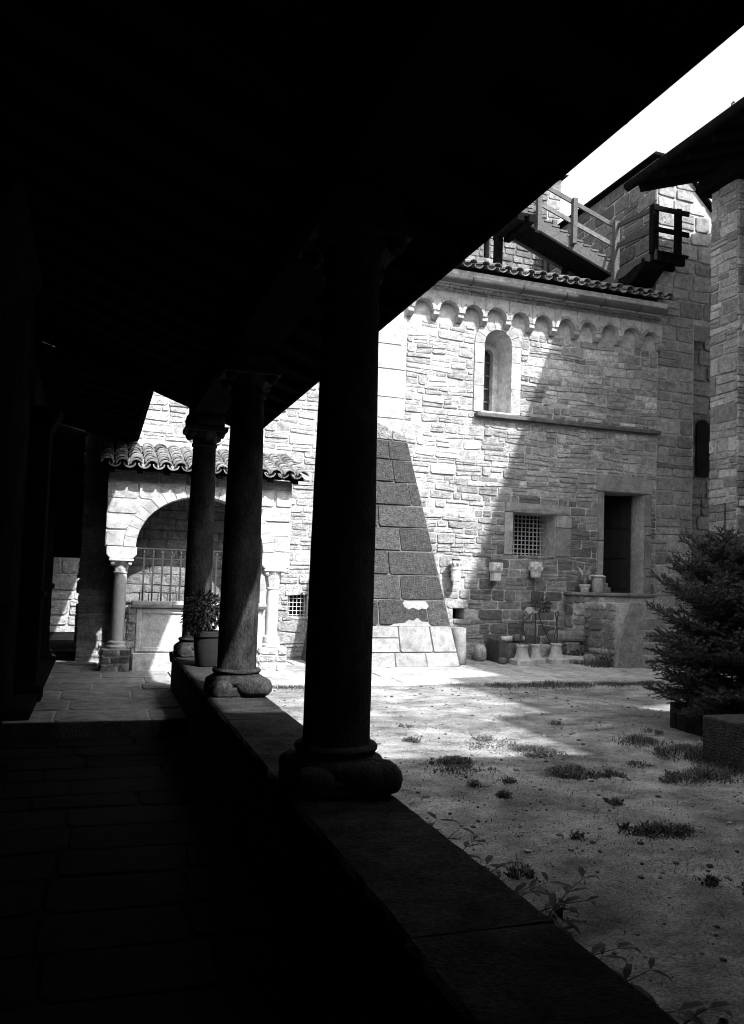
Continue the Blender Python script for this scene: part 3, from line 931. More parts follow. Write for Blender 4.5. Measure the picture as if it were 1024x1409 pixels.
post(8.10, YB, 8.75, 9.6); post(8.9, YB, 8.45, 9.35)
for dz in (0, -.42):
    m = MB(); m.beam((7.3, YA - .02, 9.90 + dz), (9.88, YA - .02, 9.05 + dz), .035, .09); m.build('handrail', 'greywood', ws)
    m = MB(); m.beam((9.88, YA, 9.05 + dz), (9.90, 12.98, 8.92 + dz), .04, .09); m.build('handrail', 'wood', ws)
    m = MB(); m.beam((9.84, 12.93, 8.90 + dz), (10.66, 12.93, 8.90 + dz), .04, .09); m.build('handrail', 'darkwood', ws)
for k in range(5):
    x = 9.90 + k * .155
    m = MB(); m.box(x, x + .145, 12.93, 14.2 if x < 10.1 else 13.36, 8.03, 8.07); m.build('deck_board', 'darkwood', ws)
for (y0, y1) in ((12.95, 13.05), (13.25, 13.33)):
    m = MB(); m.box(9.86, 10.6, y0, y1, 7.87, 8.028); m.build('joist', 'darkwood', ws)
m = MB(); m.beam((9.9, 12.92, 7.98), (9.9, 14.25, 7.98), .05, .20); m.build('edge_beam', 'wood', ws)
m = MB(); m.prism([(9.7, 14.3, 7.62), (9.7, 13.3, 7.86), (9.7, 13.02, 7.865), (9.7, 13.1, 7.72), (9.7, 13.4, 7.55), (9.7, 14.3, 7.45)], (.5, 0, 0)); m.build('bracket', 'darkwood', ws, bevel=.02)
for x in (7.5, 7.75):
    m = MB(); m.box(x, x + .14, YA - .2, YB + .1, 8.72, 8.88); m.build('bearer', 'darkwood', ws, bevel=.01)
m = MB(); m.box(7.3, 7.9, YA - .1, YB + .05, 8.88, 8.93); m.build('top_deck', 'darkwood', ws)
m = MB(); m.box(7.52, 7.64, YB - .1, YB + .1, 7.95, 8.72); m.build('post', 'darkwood', ws)
m = MB(); m.box(9.1, 9.2, YB - .1, YB, 7.9, 8.42); m.build('post', 'darkwood', ws)

# ================================================================== RIGHT BUILDING
rb = thing('pier_house', (11.2, 6.0, 0), 'stone house with rough corner pier and deep dark wooden eave', 'house')
mb = MB(); mb.box(10.21, 11.3, 11.13, 11.77, -.1, 8.75); mb.build('pier', 'mortar', rb)
mb = MB(); mb.box(11.3, 14.5, -4.2, 11.9, -.1, 9.0); mb.build('wall', 'stone', rb)
tr_ = lambda u, z, r: r.choice((.18, .22, .26, .3, .34, .38))
st = wall_stones(frXm(10.21), 11.12, 11.78, [.1, 8.74], (.1, .34), (.16, .45), [], tr_, seed=71, d=(.012, .035), b=.014, cut=.07, gap=.005)
st += wall_stones(frY(11.13), 10.2, 11.3, [.1, 8.74], (.1, .34), (.2, .45), [], tr_, seed=72, d=(.012, .035), b=.014, cut=.07, gap=.005)
emit(rb, 'stone', st, 'stone')
mb = MB(); mb.box(10.28, 10.75, 10.86, 11.12, 6.0, 6.14, .3); mb.build('shelf_stone', 'ashlar', rb, bevel=.015)
mb = MB(); mb.box(10.25, 10.7, 10.88, 11.12, 2.98, 3.08, .3); mb.build('shelf_stone', 'ashlar', rb, bevel=.015)
mb = MB(); mb.tube([(10.17, 11.35, 2.6), (10.17, 11.35, 3.05)], .012, 6); mb.build('iron_pin', 'iron', rb)
def eave_roof(parent, xe, ze, y0, y1, depth=3.4, slope=.34, gut=True):
    m = MB(); m.prism([(xe, y0, ze), (xe + depth, y0, ze + depth * slope), (xe + depth, y0, ze + depth * slope + .05), (xe, y0, ze + .05)], (0, y1 - y0, 0)); m.build('roof_boards', 'darkwood', parent)
    k = 0
    y = y1 - .12
    while y > y0 and k < 26:
        m = MB(); m.beam((xe + .12, y, ze - .04), (xe + depth - .3, y, ze - .04 + (depth - .42) * slope), .11, .14); m.build('rafter', 'darkwood', parent)
        y -= .62; k += 1
    m = MB()
    ny_ = int((y1 - y0) / .22)
    vs_, fs = [], []
    for q, x in enumerate((xe - .06, xe + depth)):
        for i in range(ny_ * 4 + 1):
            yy = y0 - .02 + (y1 - y0 + .06) * i / (ny_ * 4)
            vs_.append((x, yy, ze + .06 + (x - xe) * slope + .05 * abs(math.sin(math.pi * i / 4))))
    n_ = ny_ * 4 + 1
    m.add(vs_, [(i + 1, i, n_ + i, n_ + i + 1) for i in range(n_ - 1)])
    m.build('roof_tiles', 'tile', parent, smooth=True)
    if gut:
        m = MB(); m.tube([(xe - .07, y0, ze + .0), (xe - .07, y1 + .03, ze + .0)], .085, 12); m.build('gutter', 'darkwood', parent, smooth=True)
eave_roof(rb, 8.98, 8.93, 3.7, 12.45, 5.6)
eave_roof(rb, 8.05, 9.05, .97, 3.66, 4.3)
mb = MB(); mb.box(10.0, 11.4, 11.0, 11.9, 8.70, 8.95); mb.build('wall_plate', 'darkwood', rb)
mb = MB(); mb.tube([(9.0, 9.95, 9.0), (9.0, 9.95, 9.14), (9.02, 9.93, 9.16)], .018, 6); mb.build('roof_hook', 'iron', rb)

rear = thing('rear_house', (3, -6, 0), 'stone house closing the open end of the courtyard, with an added shading roof', 'house')
mb = MB(); mb.box(1.95, 7.2, -4.1, -.95, -.1, 5.9); mb.box(7.8, 11.29, -4.1, .5, -.1, 8.9); mb.box(-8, 1.9, -9, -4.6, -.1, 6.6); mb.build('wall', 'stone', rear)
m = MB(); m.prism([(1.95, 2.4, 4.86), (1.95, -4.4, 7.2), (1.95, -4.4, 7.1), (1.95, 2.4, 4.76)], (9.3, 0, 0)); m.build('shade_roof', 'darkwood', rear)  # out-of-view deep roof added to darken the near ground
for x in (4.5, 7.5, 10.4):
    m = MB(); m.box(x, x + .3, 1.7, 2.0, .05, 4.9); m.build('shade_roof_post', 'darkwood', rear)  # posts for the added shading roof
m = MB(); m.box(7.2, 14.4, -4.4, .95, 9.0, 9.08); m.build('high_roof', 'tile', rear)
m = MB(); m.prism([(-8, -4.4, 6.70), (-8, -7, 7.1), (-8, -7, 7.0), (-8, -4.4, 6.60)], (9.7, 0, 0)); m.build('roof', 'tile', rear)

# ================================================================== ARCADE: wall, roof, parapet, columns
aw = thing('arcade_wall', (-.8, 5, 0), 'dark plastered inner wall of the arcade with stone pilasters', 'wall')
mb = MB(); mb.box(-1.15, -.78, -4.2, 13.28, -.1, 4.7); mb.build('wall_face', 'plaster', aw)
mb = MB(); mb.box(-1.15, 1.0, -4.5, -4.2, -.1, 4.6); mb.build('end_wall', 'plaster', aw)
for (y0, y1, xo, zt) in ((4.6, 6.4, -.60, 3.7), (9.35, 9.75, -.57, 3.3), (12.6, 13.2, -.66, 2.6)):
    m = MB(); m.box(-.78, xo, y0, y1, 0, zt); pl = m.build('pilaster', 'plaster', aw, bevel=.015)
    zf = .15 if y0 > 8 else 0
    m = MB(); m.box(-.775, xo + .05, y0 - .04, y1 + .04, zf - .02, zf + .18); m.build('pilaster_base', 'plaster', pl, bevel=.02)
    m = MB(); m.box(-.775, xo + .035, y0 - .03, y1 + .03, 1.24, 1.32); m.build('band', 'plaster', pl, bevel=.02)
    m = MB(); m.prism([(xo, y0, zt - .25), (xo + .1, y0, zt - .05), (xo + .1, y0, zt), (-.78, y0, zt), (-.78, y0, zt - .25)], (0, y1 - y0, 0)); m.build('pilaster_cap', 'plaster', pl, bevel=.01)
m = MB(); m.box(-.78, -.55, 8.25, 13.2, .13, .24); m.build('wall_bench', 'plaster', aw, bevel=.015)

ar = thing('arcade_roof', (.6, 4, 3.4), 'black lean-to arcade roof with timber eave and gutter', 'roof')
XE, ZE, SL = 1.80, 3.375, .36
YR0, YR1 = -4.2, 10.2
def zr(x): return ZE + (XE - x) * SL
m = MB(); m.prism([(XE, YR0, ZE), (-1.1, YR0, zr(-1.1)), (-1.1, YR0, zr(-1.1) + .05), (XE, YR0, ZE + .05)], (0, YR1 - YR0, 0)); m.build('roof_boards', 'darkwood', ar)
y = YR1 - .08
while y > YR0 + .2:
    m = MB(); m.beam((XE - .06, y, ZE - .035), (-1.0, y, zr(-1.0) - .05), .10, .07); m.build('rafter', 'darkwood', ar)
    y -= .52
m = MB(); m.beam((XE - .03, YR0, ZE - .005), (XE - .03, YR1 + .02, ZE - .005), .03, .10); m.build('eave_board', 'darkwood', ar)
m = MB(); m.tube([(XE + .02, YR0, ZE + .03), (XE + .02, YR1 + .03, ZE + .03)], .04, 10); m.build('gutter', 'darkwood', ar, smooth=True)
m = MB(); m.box(.93, 1.28, YR0, 9.95, 3.40, 3.58); m.build('wall_plate', 'darkwood', ar, bevel=.01)
m = MB()
n_ = int((YR1 - YR0) / .2) * 4
vs_ = []
for x in (XE + .06, -1.1):
    for i in range(n_ + 1):
        vs_.append((x, YR0 + (YR1 - YR0 + .03) * i / n_, zr(x) + .07 + .05 * abs(math.sin(math.pi * i / 4))))
m.add(vs_, [(i, i + 1, n_ + 2 + i, n_ + 1 + i) for i in range(n_)])
m.build('roof_tiles', 'tile', ar, smooth=True)

rt = random.Random(41)
y = 1.6
while y < 10.1:
    if rt.random() < .5:
        e = rt.uniform(.004, .022)
        m = MB(); m.tube([(XE - .12, y, ZE + .11), (XE + .045 + e, y, ZE + .055)], [.055, .062], 9); m.build('eave_tile', 'darkwood', ar, smooth=True)
    y += .2
lr = thing('passage_eave', (0, 12, 3.7), 'dark timber eave of the adjoining wing over the passage', 'roof')
m = MB(); m.prism([(.45, 9.2, 3.60), (-1.1, 9.2, 3.95), (-1.1, 9.2, 4.05), (.45, 9.2, 3.66)], (0, 4.08, 0)); m.build('roof_boards', 'darkwood', lr)
for k in range(9):
    y = 9.27 + k * .49
    m = MB(); m.beam((.41, y, 3.57), (-1.0, y, 3.88), .09, .10); m.build('rafter', 'darkwood', lr)
m = MB(); m.tube([(.44, 9.2, 3.62), (.44, 13.26, 3.62)], .05, 10); m.build('gutter', 'darkwood', lr, smooth=True)

m = MB(); m.box(-.9, -.285, YW + .1, YW + .5, 1.72, 4.2); m.build('added_gap_panel', 'plaster', aw)  # dark panel added to close the bright gap above the opening
wing = thing('added_far_wing', (-.9, 17, 0), 'added sunlit stone wall behind the gap at the end of the passage', 'wall')  # wall added to make the sunlit patch at the passage end
core(frY(20.0), -3, 2.5, -.2, 3.2, .5).build('wall', 'mortar', wing)
emit(wing, 'stone', wall_stones(frY(20.0), -1.6, .6, [.0, 3.0], (.2, .4), (.3, .7), [], lambda u, z, r: r.uniform(.32, .42), seed=91, d=(.015, .05)), 'stone', 40)
mb = MB(); mb.box(-1.4, -1.1, 13.3, 19.95, -.2, 4.2); mb.build('side_wall', 'plaster', wing)
m = MB(); m.prism([(.31, 13.95, 3.55), (-1.3, 13.95, 4.15), (-1.3, 13.95, 4.25), (.31, 13.95, 3.65)], (0, 6, 0)); m.build('eave', 'darkwood', wing)  # added eave, placed so its shadow cuts the lit patch diagonally
mb = MB(); mb.box(-1.05, -.30, 13.42, 13.8, .0, .24); mb.build('added_low_kerb', 'plaster', wing, bevel=.03)
m = MB(); m.box(-1.4, 1.0, 13.93, 19.95, -.2, .08); m.build('added_yard_floor', 'plaster', wing)

pw = thing('parapet_wall', (1.1, 4, 0), 'low dark stone parapet carrying the arcade columns', 'parapet')
mb = MB(); mb.box(.885, 1.31, -4.0, 10.17, -.1, .498); mb.build('wall_core', 'parapet', pw)
y = 10.2
rp = random.Random(9)
while y > -3.9:
    l = rp.uniform(1.35, 1.75)
    if abs(y - l - 2.6) < .35: l = y - 2.6
    m = MB(); dz = rp.uniform(-.003, .003); dx = rp.uniform(-.004, .004)
    n_ = 18
    a, b = max(y - l, -4) + .006, y - .006
    tops = []
    for i in range(n_ + 1):
        yy = a + (b - a) * i / n_
        tops.append([(.857 + dx + rp.uniform(-.008, .008), yy, .50), (.857 + dx + rp.uniform(-.009, .009), yy, .585 + dz), (.872 + dx, yy, .602 + dz + rp.uniform(-.003, .003)),
                     (1.1, yy, .603 + dz + rp.uniform(-.004, .004)), (1.322 + dx, yy, .600 + dz + rp.uniform(-.003, .003)), (1.336 + dx + rp.uniform(-.016, .008), yy, .580 + dz), (1.338 + dx + rp.uniform(-.005, .005), yy, .50)])
    vs_ = [p for r_ in tops for p in r_]
    fs = [(i * 7 + k, i * 7 + k + 1, (i + 1) * 7 + k + 1, (i + 1) * 7 + k) for i in range(n_) for k in range(6)]
    fs += [(i * 7, (i + 1) * 7, (i + 1) * 7 + 6, i * 7 + 6) for i in range(n_)]
    fs += [tuple(range(6, -1, -1)), tuple(n_ * 7 + k for k in range(7))]
    m.add(vs_, fs)
    m.build('coping_slab', 'parapet', pw)
    y -= l

def arcade_column(y, label, seed):
    r = random.Random(seed)
    x, z = 1.105, .603
    t = thing('stone_column', (x, y, z), label, 'column', 'columns standing on the arcade parapet')
    m = MB()
    w, c = .235, .06
    for zz in (0,): pass
    out = [(x - w + c, y - w), (x + w - c, y - w), (x + w, y - w + c), (x + w, y + w - c), (x + w - c, y + w), (x - w + c, y + w), (x - w, y + w - c), (x - w, y - w + c)]
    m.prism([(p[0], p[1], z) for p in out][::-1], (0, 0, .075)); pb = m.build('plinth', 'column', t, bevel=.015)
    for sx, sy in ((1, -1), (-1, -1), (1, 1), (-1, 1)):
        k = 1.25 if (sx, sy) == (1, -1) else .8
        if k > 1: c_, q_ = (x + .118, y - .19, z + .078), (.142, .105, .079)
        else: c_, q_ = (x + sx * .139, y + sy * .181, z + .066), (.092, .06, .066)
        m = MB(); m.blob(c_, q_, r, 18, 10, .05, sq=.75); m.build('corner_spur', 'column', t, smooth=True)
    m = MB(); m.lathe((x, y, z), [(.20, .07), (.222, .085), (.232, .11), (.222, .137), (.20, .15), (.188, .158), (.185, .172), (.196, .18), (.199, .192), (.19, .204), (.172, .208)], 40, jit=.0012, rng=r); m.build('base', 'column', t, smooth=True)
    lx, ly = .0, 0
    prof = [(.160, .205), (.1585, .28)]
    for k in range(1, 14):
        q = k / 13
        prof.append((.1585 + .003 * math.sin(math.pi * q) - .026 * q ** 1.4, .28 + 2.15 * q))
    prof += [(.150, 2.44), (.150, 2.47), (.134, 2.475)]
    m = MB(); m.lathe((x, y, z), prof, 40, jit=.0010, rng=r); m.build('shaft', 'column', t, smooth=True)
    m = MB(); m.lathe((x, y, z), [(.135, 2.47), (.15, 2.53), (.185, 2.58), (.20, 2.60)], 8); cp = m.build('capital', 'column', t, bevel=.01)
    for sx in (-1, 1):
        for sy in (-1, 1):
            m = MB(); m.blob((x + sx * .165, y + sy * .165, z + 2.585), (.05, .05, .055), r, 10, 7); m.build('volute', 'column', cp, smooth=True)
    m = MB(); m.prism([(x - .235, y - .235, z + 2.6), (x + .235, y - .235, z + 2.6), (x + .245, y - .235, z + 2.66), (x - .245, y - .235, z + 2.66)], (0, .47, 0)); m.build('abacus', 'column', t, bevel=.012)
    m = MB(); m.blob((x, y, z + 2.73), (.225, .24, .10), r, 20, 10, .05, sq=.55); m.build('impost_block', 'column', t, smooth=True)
    return t
arcade_column(3.757, 'black silhouetted stone column on a parapet, with wide clawed base', 3)
arcade_column(6.709, 'dark stone column beside the potted shrub, its foot caught by sunlight', 4)
arcade_column(9.687, 'stone column at the end of the parapet, its capital seen against the wall', 5)

# ================================================================== OBJECTS ON THE STRIP
PZ = .16
# tapered round stone leaning beside the buttress
t = thing('stone_shaft', (5.80, 12.52, PZ), 'tapered round stone post standing beside the buttress foot', 'stone')
m = MB(); m.lathe((5.80, 12.52, PZ), [(.085, 0), (.10, .02), (.115, .2), (.135, .45), (.148, .6), (.14, .615), (.06, .62)], 24, .2, jit=.003, rng=rngG, lean=(-.07, .02)); m.build('shaft', 'ashlar', t, smooth=True)  # tone lowered in place of shade falling on the post

def boulder(name, c, rad, label, mt='stone', tone=.3, sq=.7, seed=1, cat='stone'):
    m = MB(); m.blob(c, rad, random.Random(seed), 16, 10, .07, tone, sq)
    o = m.build(name, mt, None, smooth=True)
    return tag(o, label, cat)
boulder('rounded_stone', (6.42, 13.05, PZ + .14), (.10, .11, .15), 'small pale rounded stone between tapered post and trough', tone=.36, seed=2)
# carved trough block, seen end-on with hollow
tt_ = thing('stone_trough', (6.75, 12.95, PZ), 'broken dark stone trough lying behind the bell-shaped bases', 'trough')
Mx = Matrix.Rotation(R(-8), 4, 'Z')
def rot_box(x0, x1, y0, y1, z0, z1, c, a, tone):
    m = MB(); m.box(x0, x1, y0, y1, z0, z1, tone)
    rm = Matrix.Rotation(R(a), 3, 'Z')
    m.v = [tuple(Vector(c) + rm @ Vector(p)) for p in m.v]
    return m
rot_box(-.18, .46, -.30, .22, 0, .08, (6.80, 12.98, PZ), -4, .12).build('floor_slab', 'stone', tt_, bevel=.015)
rot_box(-.18, -.07, -.32, .24, 0, .40, (6.80, 12.98, PZ), -4, .08).build('end_slab', 'stone', tt_, bevel=.02)
rot_box(-.07, .44, -.30, -.20, .08, .34, (6.80, 12.98, PZ), -4, .11).build('front_slab', 'stone', tt_, bevel=.02)
rot_box(-.07, .46, .10, .22, .08, .36, (6.80, 12.98, PZ), -4, .2).build('back_slab', 'stone', tt_, bevel=.02)
t2 = thing('stone_roller', (7.25, 13.05, PZ + .36), 'pale round stone shaft fragment lying across the trough', 'stone')
m = MB(); m.tube([(6.76, 12.93, PZ + .39), (7.0, 12.95, PZ + .395), (7.22, 12.97, PZ + .40)], [.055, .06, .055], 14, .38); m.build('shaft', 'ashlar', t2, smooth=True)
m = MB(); m.tube([(6.74, 12.93, PZ + .39), (6.78, 12.93, PZ + .39)], [.062, .062], 14, .3); m.build('collar', 'ashlar', t2, smooth=True)
ov = rot_box(-.34, .34, -.14, .14, 0, .19, (8.12, 13.0, PZ + .36), 4, .22)
tag(ov.build('stone_block', 'stone', None, bevel=.05), 'long rounded stone block lying on rubble by the landing', 'stone')
ov = rot_box(-.22, .24, -.14, .13, 0, .36, (8.1, 13.02, PZ - .005), 3, .22)
tag(ov.build('support_stone', 'stone', None, bevel=.03), 'squared stone carrying the long rounded block', 'stone')
ov = rot_box(-.30, .28, -.16, .14, 0, .30, (7.54, 13.02, PZ), 10, .34)
tag(ov.build('flat_stone', 'stone', None, bevel=.03), 'pale flat-topped stone behind the middle bell-shaped base', 'stone')
m = MB(); m.tube([(7.66, 12.80, PZ + .07), (7.95, 12.70, PZ + .075), (8.22, 12.60, PZ + .07)], [.062, .07, .07], 6, .36)
tag(m.build('stone_shaft_fragment', 'ashlar', None, bevel=.006), 'short pale stone shaft lying on the paving before the block', 'stone')
boulder('broken_stone', (6.64, 12.62, PZ + .05), (.08, .06, .055), 'small dark broken stone lying before the trough end', tone=.14, seed=21)
boulder('cobble', (7.05, 12.86, PZ + .42), (.09, .07, .07), 'dark rough lump resting on the trough front behind the first base', tone=.12, seed=22)
boulder('rough_lump', (7.86, 12.92, PZ + .30), (.11, .08, .12), 'dark rough lump between flat stone and long rounded block', tone=.1, seed=23)
boulder('rubble_stone', (8.30, 12.55, PZ + .08), (.11, .09, .09), 'rough grey stone against the landing side wall', tone=.2, seed=24)
boulder('wall_foot_stone', (8.32, 12.88, PZ + .06), (.07, .06, .07), 'small broken stone lying at the foot of the landing', tone=.35, seed=6)

# three bell-shaped bases with iron stems
def bell_base(x, y, h, w, label, stem, leaf=None):
    t = thing('bell_base', (x, y, PZ), label, 'base', 'bell-shaped stone bases with iron stems')
    aw_ = random.Random(int(x * 100)).uniform(-.12, .12)
    rm = Matrix.Rotation(aw_, 3, 'Z')
    q = w * .82
    m = MB()
    pts = [(-w + .02, -w), (w - .02, -w), (w, -w + .02), (w, w - .02), (w - .02, w), (-w + .02, w), (-w, w - .02), (-w, -w + .02)]
    lo = [Vector((x, y, PZ)) + rm @ Vector((a, b, 0)) for a, b in pts]
    mi = [Vector((x, y, PZ + .075)) + rm @ Vector((a, b, 0)) for a, b in pts]
    hi = [Vector((x, y, PZ + .10)) + rm @ Vector((a * .86, b * .86, 0)) for a, b in pts]
    m.add(lo + mi + hi, [tuple(range(7, -1, -1)), tuple(range(16, 24))] + [(r * 8 + i, r * 8 + (i + 1) % 8, (r + 1) * 8 + (i + 1) % 8, (r + 1) * 8 + i) for r in range(2) for i in range(8)], .36)
    m.build('plinth', 'ashlar', t)
    m = MB(); m.lathe((x, y, PZ), [(w * .84, .099), (w * .72, .13), (w * .62, .18), (w * .55, .25), (w * .52, h - .035), (w * .62, h - .03), (w * .62, h - .006), (w * .5, h)], 28, .36)
    m.build('stone_bell', 'ashlar', t, smooth=True)
    for path, rad in stem:
        m = MB(); m.tube([(x + p[0], y + p[1], PZ + p[2]) for p in path], rad * .95, 6); m.build('iron_stem', 'iron', t, smooth=True)
    return t
bell_base(6.93, 12.48, .34, .172, 'bell-shaped stone base with wavy iron stem, in front of the trough end',
          [([(-.05, 0, .33), (-.03, 0, .45), (-.05, 0, .55), (-.02, 0, .62), (.01, 0, .70), (.0, 0, .83), (.02, 0, .87), (.05, 0, .83)], .012),
           ([(.07, 0, .33), (.06, 0, .45), (.02, 0, .6), (0, 0, .8)], .010),
           ([(-.22, .03, .50), (-.05, .02, .66), (.13, 0, .84), (.2, 0, .9)], .011)])
bell_base(7.30, 12.70, .33, .155, 'middle bell-shaped stone base, its straight iron stem holding a dried tuft',
          [([(0, 0, .31), (.0, 0, .6), (.0, 0, .95)], .013), ([(.30, -.02, .33), (.2, 0, .55), (.1, 0, .75), (.03, 0, .98)], .011),
           ([(-.05, 0, .66), (-.08, 0, .7), (-.06, 0, .75), (-.02, 0, .73)], .009)])
bell_base(7.70, 12.66, .35, .172, 'bell-shaped stone base with short forked iron stem, next to the fallen shaft',
          [([(.0, 0, .33), (.02, 0, .5), (.0, 0, .75), (-.03, 0, .9)], .013), ([(.0, 0, .7), (.03, 0, .85), (.02, 0, .92)], .012), ([(-.05, 0, .33), (-.03, 0, .5), (0, 0, .62)], .009)])

def leaf_cloud(mb, c, rad, n, size, rng, droop=0.0, slim=.42):
    for _ in range(n):
        while True:
            d = Vector((rng.uniform(-1, 1), rng.uniform(-1, 1), rng.uniform(-1, 1)))
            if d.length <= 1 and d.length > .25: break
        p = Vector(c) + Vector((d.x * rad[0], d.y * rad[1], d.z * rad[2]))
        f = (d.normalized() + Vector((rng.uniform(-.7, .7), rng.uniform(-.7, .7), rng.uniform(-.5, .5) - droop))).normalized()
        s = f.cross(Vector((rng.uniform(-1, 1), rng.uniform(-1, 1), rng.uniform(-.3, 1)))).normalized()
        u = s.cross(f)
        L_ = size * rng.uniform(.6, 1.3); w_ = L_ * slim * .5
        mb.add([p, p + f * L_ * .45 + s * w_ + u * w_ * .4, p + f * L_, p + f * L_ * .45 - s * w_ + u * w_ * .4], [(0, 1, 2), (0, 2, 3)])
m = MB(); leaf_cloud(m, (7.38, 12.66, PZ + 1.02), (.17, .10, .12), 420, .075, random.Random(8), slim=.3)
m.tube([(7.33, 12.68, PZ + .86), (7.35, 12.67, PZ + 1.02)], .012, 5)
tag(m.build('dried_tuft', 'grass'), 'dried tuft of leaves stuck on the iron stem above the bases', 'plant')
m = MB(); m.prism([(7.06, 12.62, PZ + .92), (7.12, 12.62, PZ + .86), (7.3, 12.62, PZ + .88), (7.32, 12.62, PZ + .97), (7.1, 12.62, PZ + .98)], (0, .03, 0), .3)
tag(m.build('sheet_scrap', 'ashlar'), 'pale scrap of sheet caught on the iron stems', 'scrap')

# three carved capitals on the wall
def wall_pot(x, z, kind, label):
    y = YW - .17
    t = thing('wall_capital', (x, y, z), label, 'capital', 'carved capitals fixed to the wall')
    m = MB()
    if kind == 0:
        m.lathe((x, y, z), [(.06, -.20), (.085, -.19), (.09, -.02), (.085, 0), (.10, .01), (.10, .03), (.085, .04), (.095, .10), (.10, .15), (.06, .17)], 14)
        m.build('bell', 'carved', t, smooth=True)
        for k in range(8):
            a = k * math.pi / 4
            m = MB(); m.blob((x + .095 * math.cos(a), y + .095 * math.sin(a), z + .12), (.028, .028, .04), rngG, 8, 6); m.build('carved_leaf', 'carved', t, smooth=True)
        m = MB(); m.lathe((x, y, z), [(.075, .165), (.075, .195)], 12); m.build('lead_cap', 'iron', t)
    elif kind == 1:
        m.box(x - .10, x + .10, y - .09, y + .1, z, z + .16); m.build('block', 'carved', t, bevel=.02)
        m = MB(); m.box(x - .075, x + .075, y - .07, y + .1, z - .17, z - .012); m.build('stem_block', 'carved', t, bevel=.015)
        m = MB(); m.box(x - .085, x + .085, y - .08, y + .1, z - .012, z + .0); m.build('fillet', 'carved', t)
        m = MB(); m.lathe((x, y - .09, z + .08), [(.0, -.05), (.04, -.03), (.05, 0), (.04, .03), (0, .05)], 10); m.build('carved_face', 'carved', t, smooth=True)
    else:
        m.lathe((x, y, z), [(.05, -.16), (.085, -.13), (.095, -.04), (.105, .04), (.12, .10), (.12, .14), (.07, .145)], 12)
        m.build('bell', 'carved', t)
        for k in range(9):
            a = k * 2 * math.pi / 9
            m = MB(); m.blob((x + .105 * math.cos(a), y + .105 * math.sin(a), z + .02 + (k % 2) * .05), (.03, .03, .05), rngG, 8, 6); m.build('carved_leaf', 'carved', t, smooth=True)
    m = MB(); m.box(x - .05, x + .05, y + .06, YW + .02, z - .13, z - .02); m.build('wall_dowel', 'iron', t)
wall_pot(5.945, 1.74, 0, 'sunlit carved capital with dark lid on the wall above the vent')
wall_pot(6.73, 1.74, 1, 'squared carved stone head on the wall below the barred window')
wall_pot(7.53, 1.80, 2, 'leafy rounded capital on the wall between window and landing')

# agave on the ledge and a stone stub with slabs
t = thing('agave_pot', (8.56, 13.12, 1.418), 'agave with bent leaves in a small pot on the landing ledge', 'potted plant')
m = MB(); m.lathe((8.56, 13.12, 1.418), [(.07, 0), (.075, .01), (.095, .11), (.108, .115), (.108, .145), (.09, .147), (.085, .12)], 20); m.build('pot', 'carved', t, smooth=True)
rg = random.Random(4)
for k in range(11):
    a = k * 2.399
    L_ = rg.uniform(.36, .52)
    bend = rg.uniform(.2, 1.35)
    m = MB(); vs_ = []; fs = []
    px = pz = 0.0
    el = rg.uniform(1.15, 1.5)
    for i in range(9):
        q = i / 8
        w_ = .034 * (1 - q) ** .55 + .002
        c_ = Vector((8.56 + px * math.cos(a), 13.12 + px * math.sin(a) * .4, 1.54 + pz))
        px += L_ / 8 * math.cos(el); pz += L_ / 8 * math.sin(el)
        el -= bend * .30
        s_ = Vector((-math.sin(a) * .7, math.cos(a) * .5, .5 if k % 2 else -.3)).normalized() * w_
        vs_ += [c_ - s_ + Vector((0, -.008, .008)), c_, c_ + s_ + Vector((0, -.008, .008))]
    for i in range(8):
        for j in range(2):
            fs.append((i * 3 + j, i * 3 + j + 1, i * 3 + j + 4, i * 3 + j + 3))
    m.add(vs_, fs); m.build('leaf', 'agave', t, smooth=True)
t = thing('stone_stub', (8.83, 13.12, 1.418), 'squat stone stub under a flat cap beside the agave pot', 'stone')
m = MB(); m.lathe((8.83, 13.12, 1.418), [(.10, 0), (.11, .02), (.105, .26), (.09, .28)], 16, jit=.004, rng=rngG); m.build('stub', 'clay', t, smooth=True)
m = MB(); m.blob((8.85, 13.12, 1.72), (.15, .12, .03), rngG, 14, 6, .06); m.build('cap_stone', 'carved', t, smooth=True)
for k, (z0, z1, w_) in enumerate(((1.418, 1.52, .19), (1.521, 1.60, .15), (1.601, 1.70, .12))):
    m = MB(); m.box(9.10 - .07, 9.10 + w_, YW + .05 + .03 * k, YW + .33, z0, z1, .2)
    tag(m.build('stacked_slab', 'stone', None, bevel=.012), ('lowest', 'middle', 'topmost')[k] + ' of the grey slabs stacked inside the doorway', 'slab', 'slabs stacked in the doorway')

# potted shrub on the parapet
t = thing('potted_shrub', (1.10, 8.62, .603), 'leafy dark shrub in a round pot on the parapet', 'potted plant')
m = MB(); m.lathe((1.10, 8.62, .603), [(.10, 0), (.115, .02), (.14, .30), (.155, .31), (.158, .36), (.145, .365), (.135, .33)], 26); m.build('pot', 'blackpot', t, smooth=True)
m = MB(); leaf_cloud(m, (1.06, 8.62, 1.17), (.21, .21, .19), 900, .055, random.Random(5), droop=.5, slim=.38)
leaf_cloud(m, (.96, 8.55, 1.06), (.12, .15, .12), 180, .06, random.Random(6), droop=1.0, slim=.3); m.build('foliage', 'leaf', t)
for k in range(6):
    a = k * 1.05
    m = MB(); m.tube([(1.10, 8.62, .93), (1.10 + .06 * math.cos(a), 8.62 + .06 * math.sin(a), 1.1), (1.08 + .16 * math.cos(a), 8.62 + .16 * math.sin(a), 1.27)], [.010, .008, .004], 5); m.build('stem', 'bark', t)

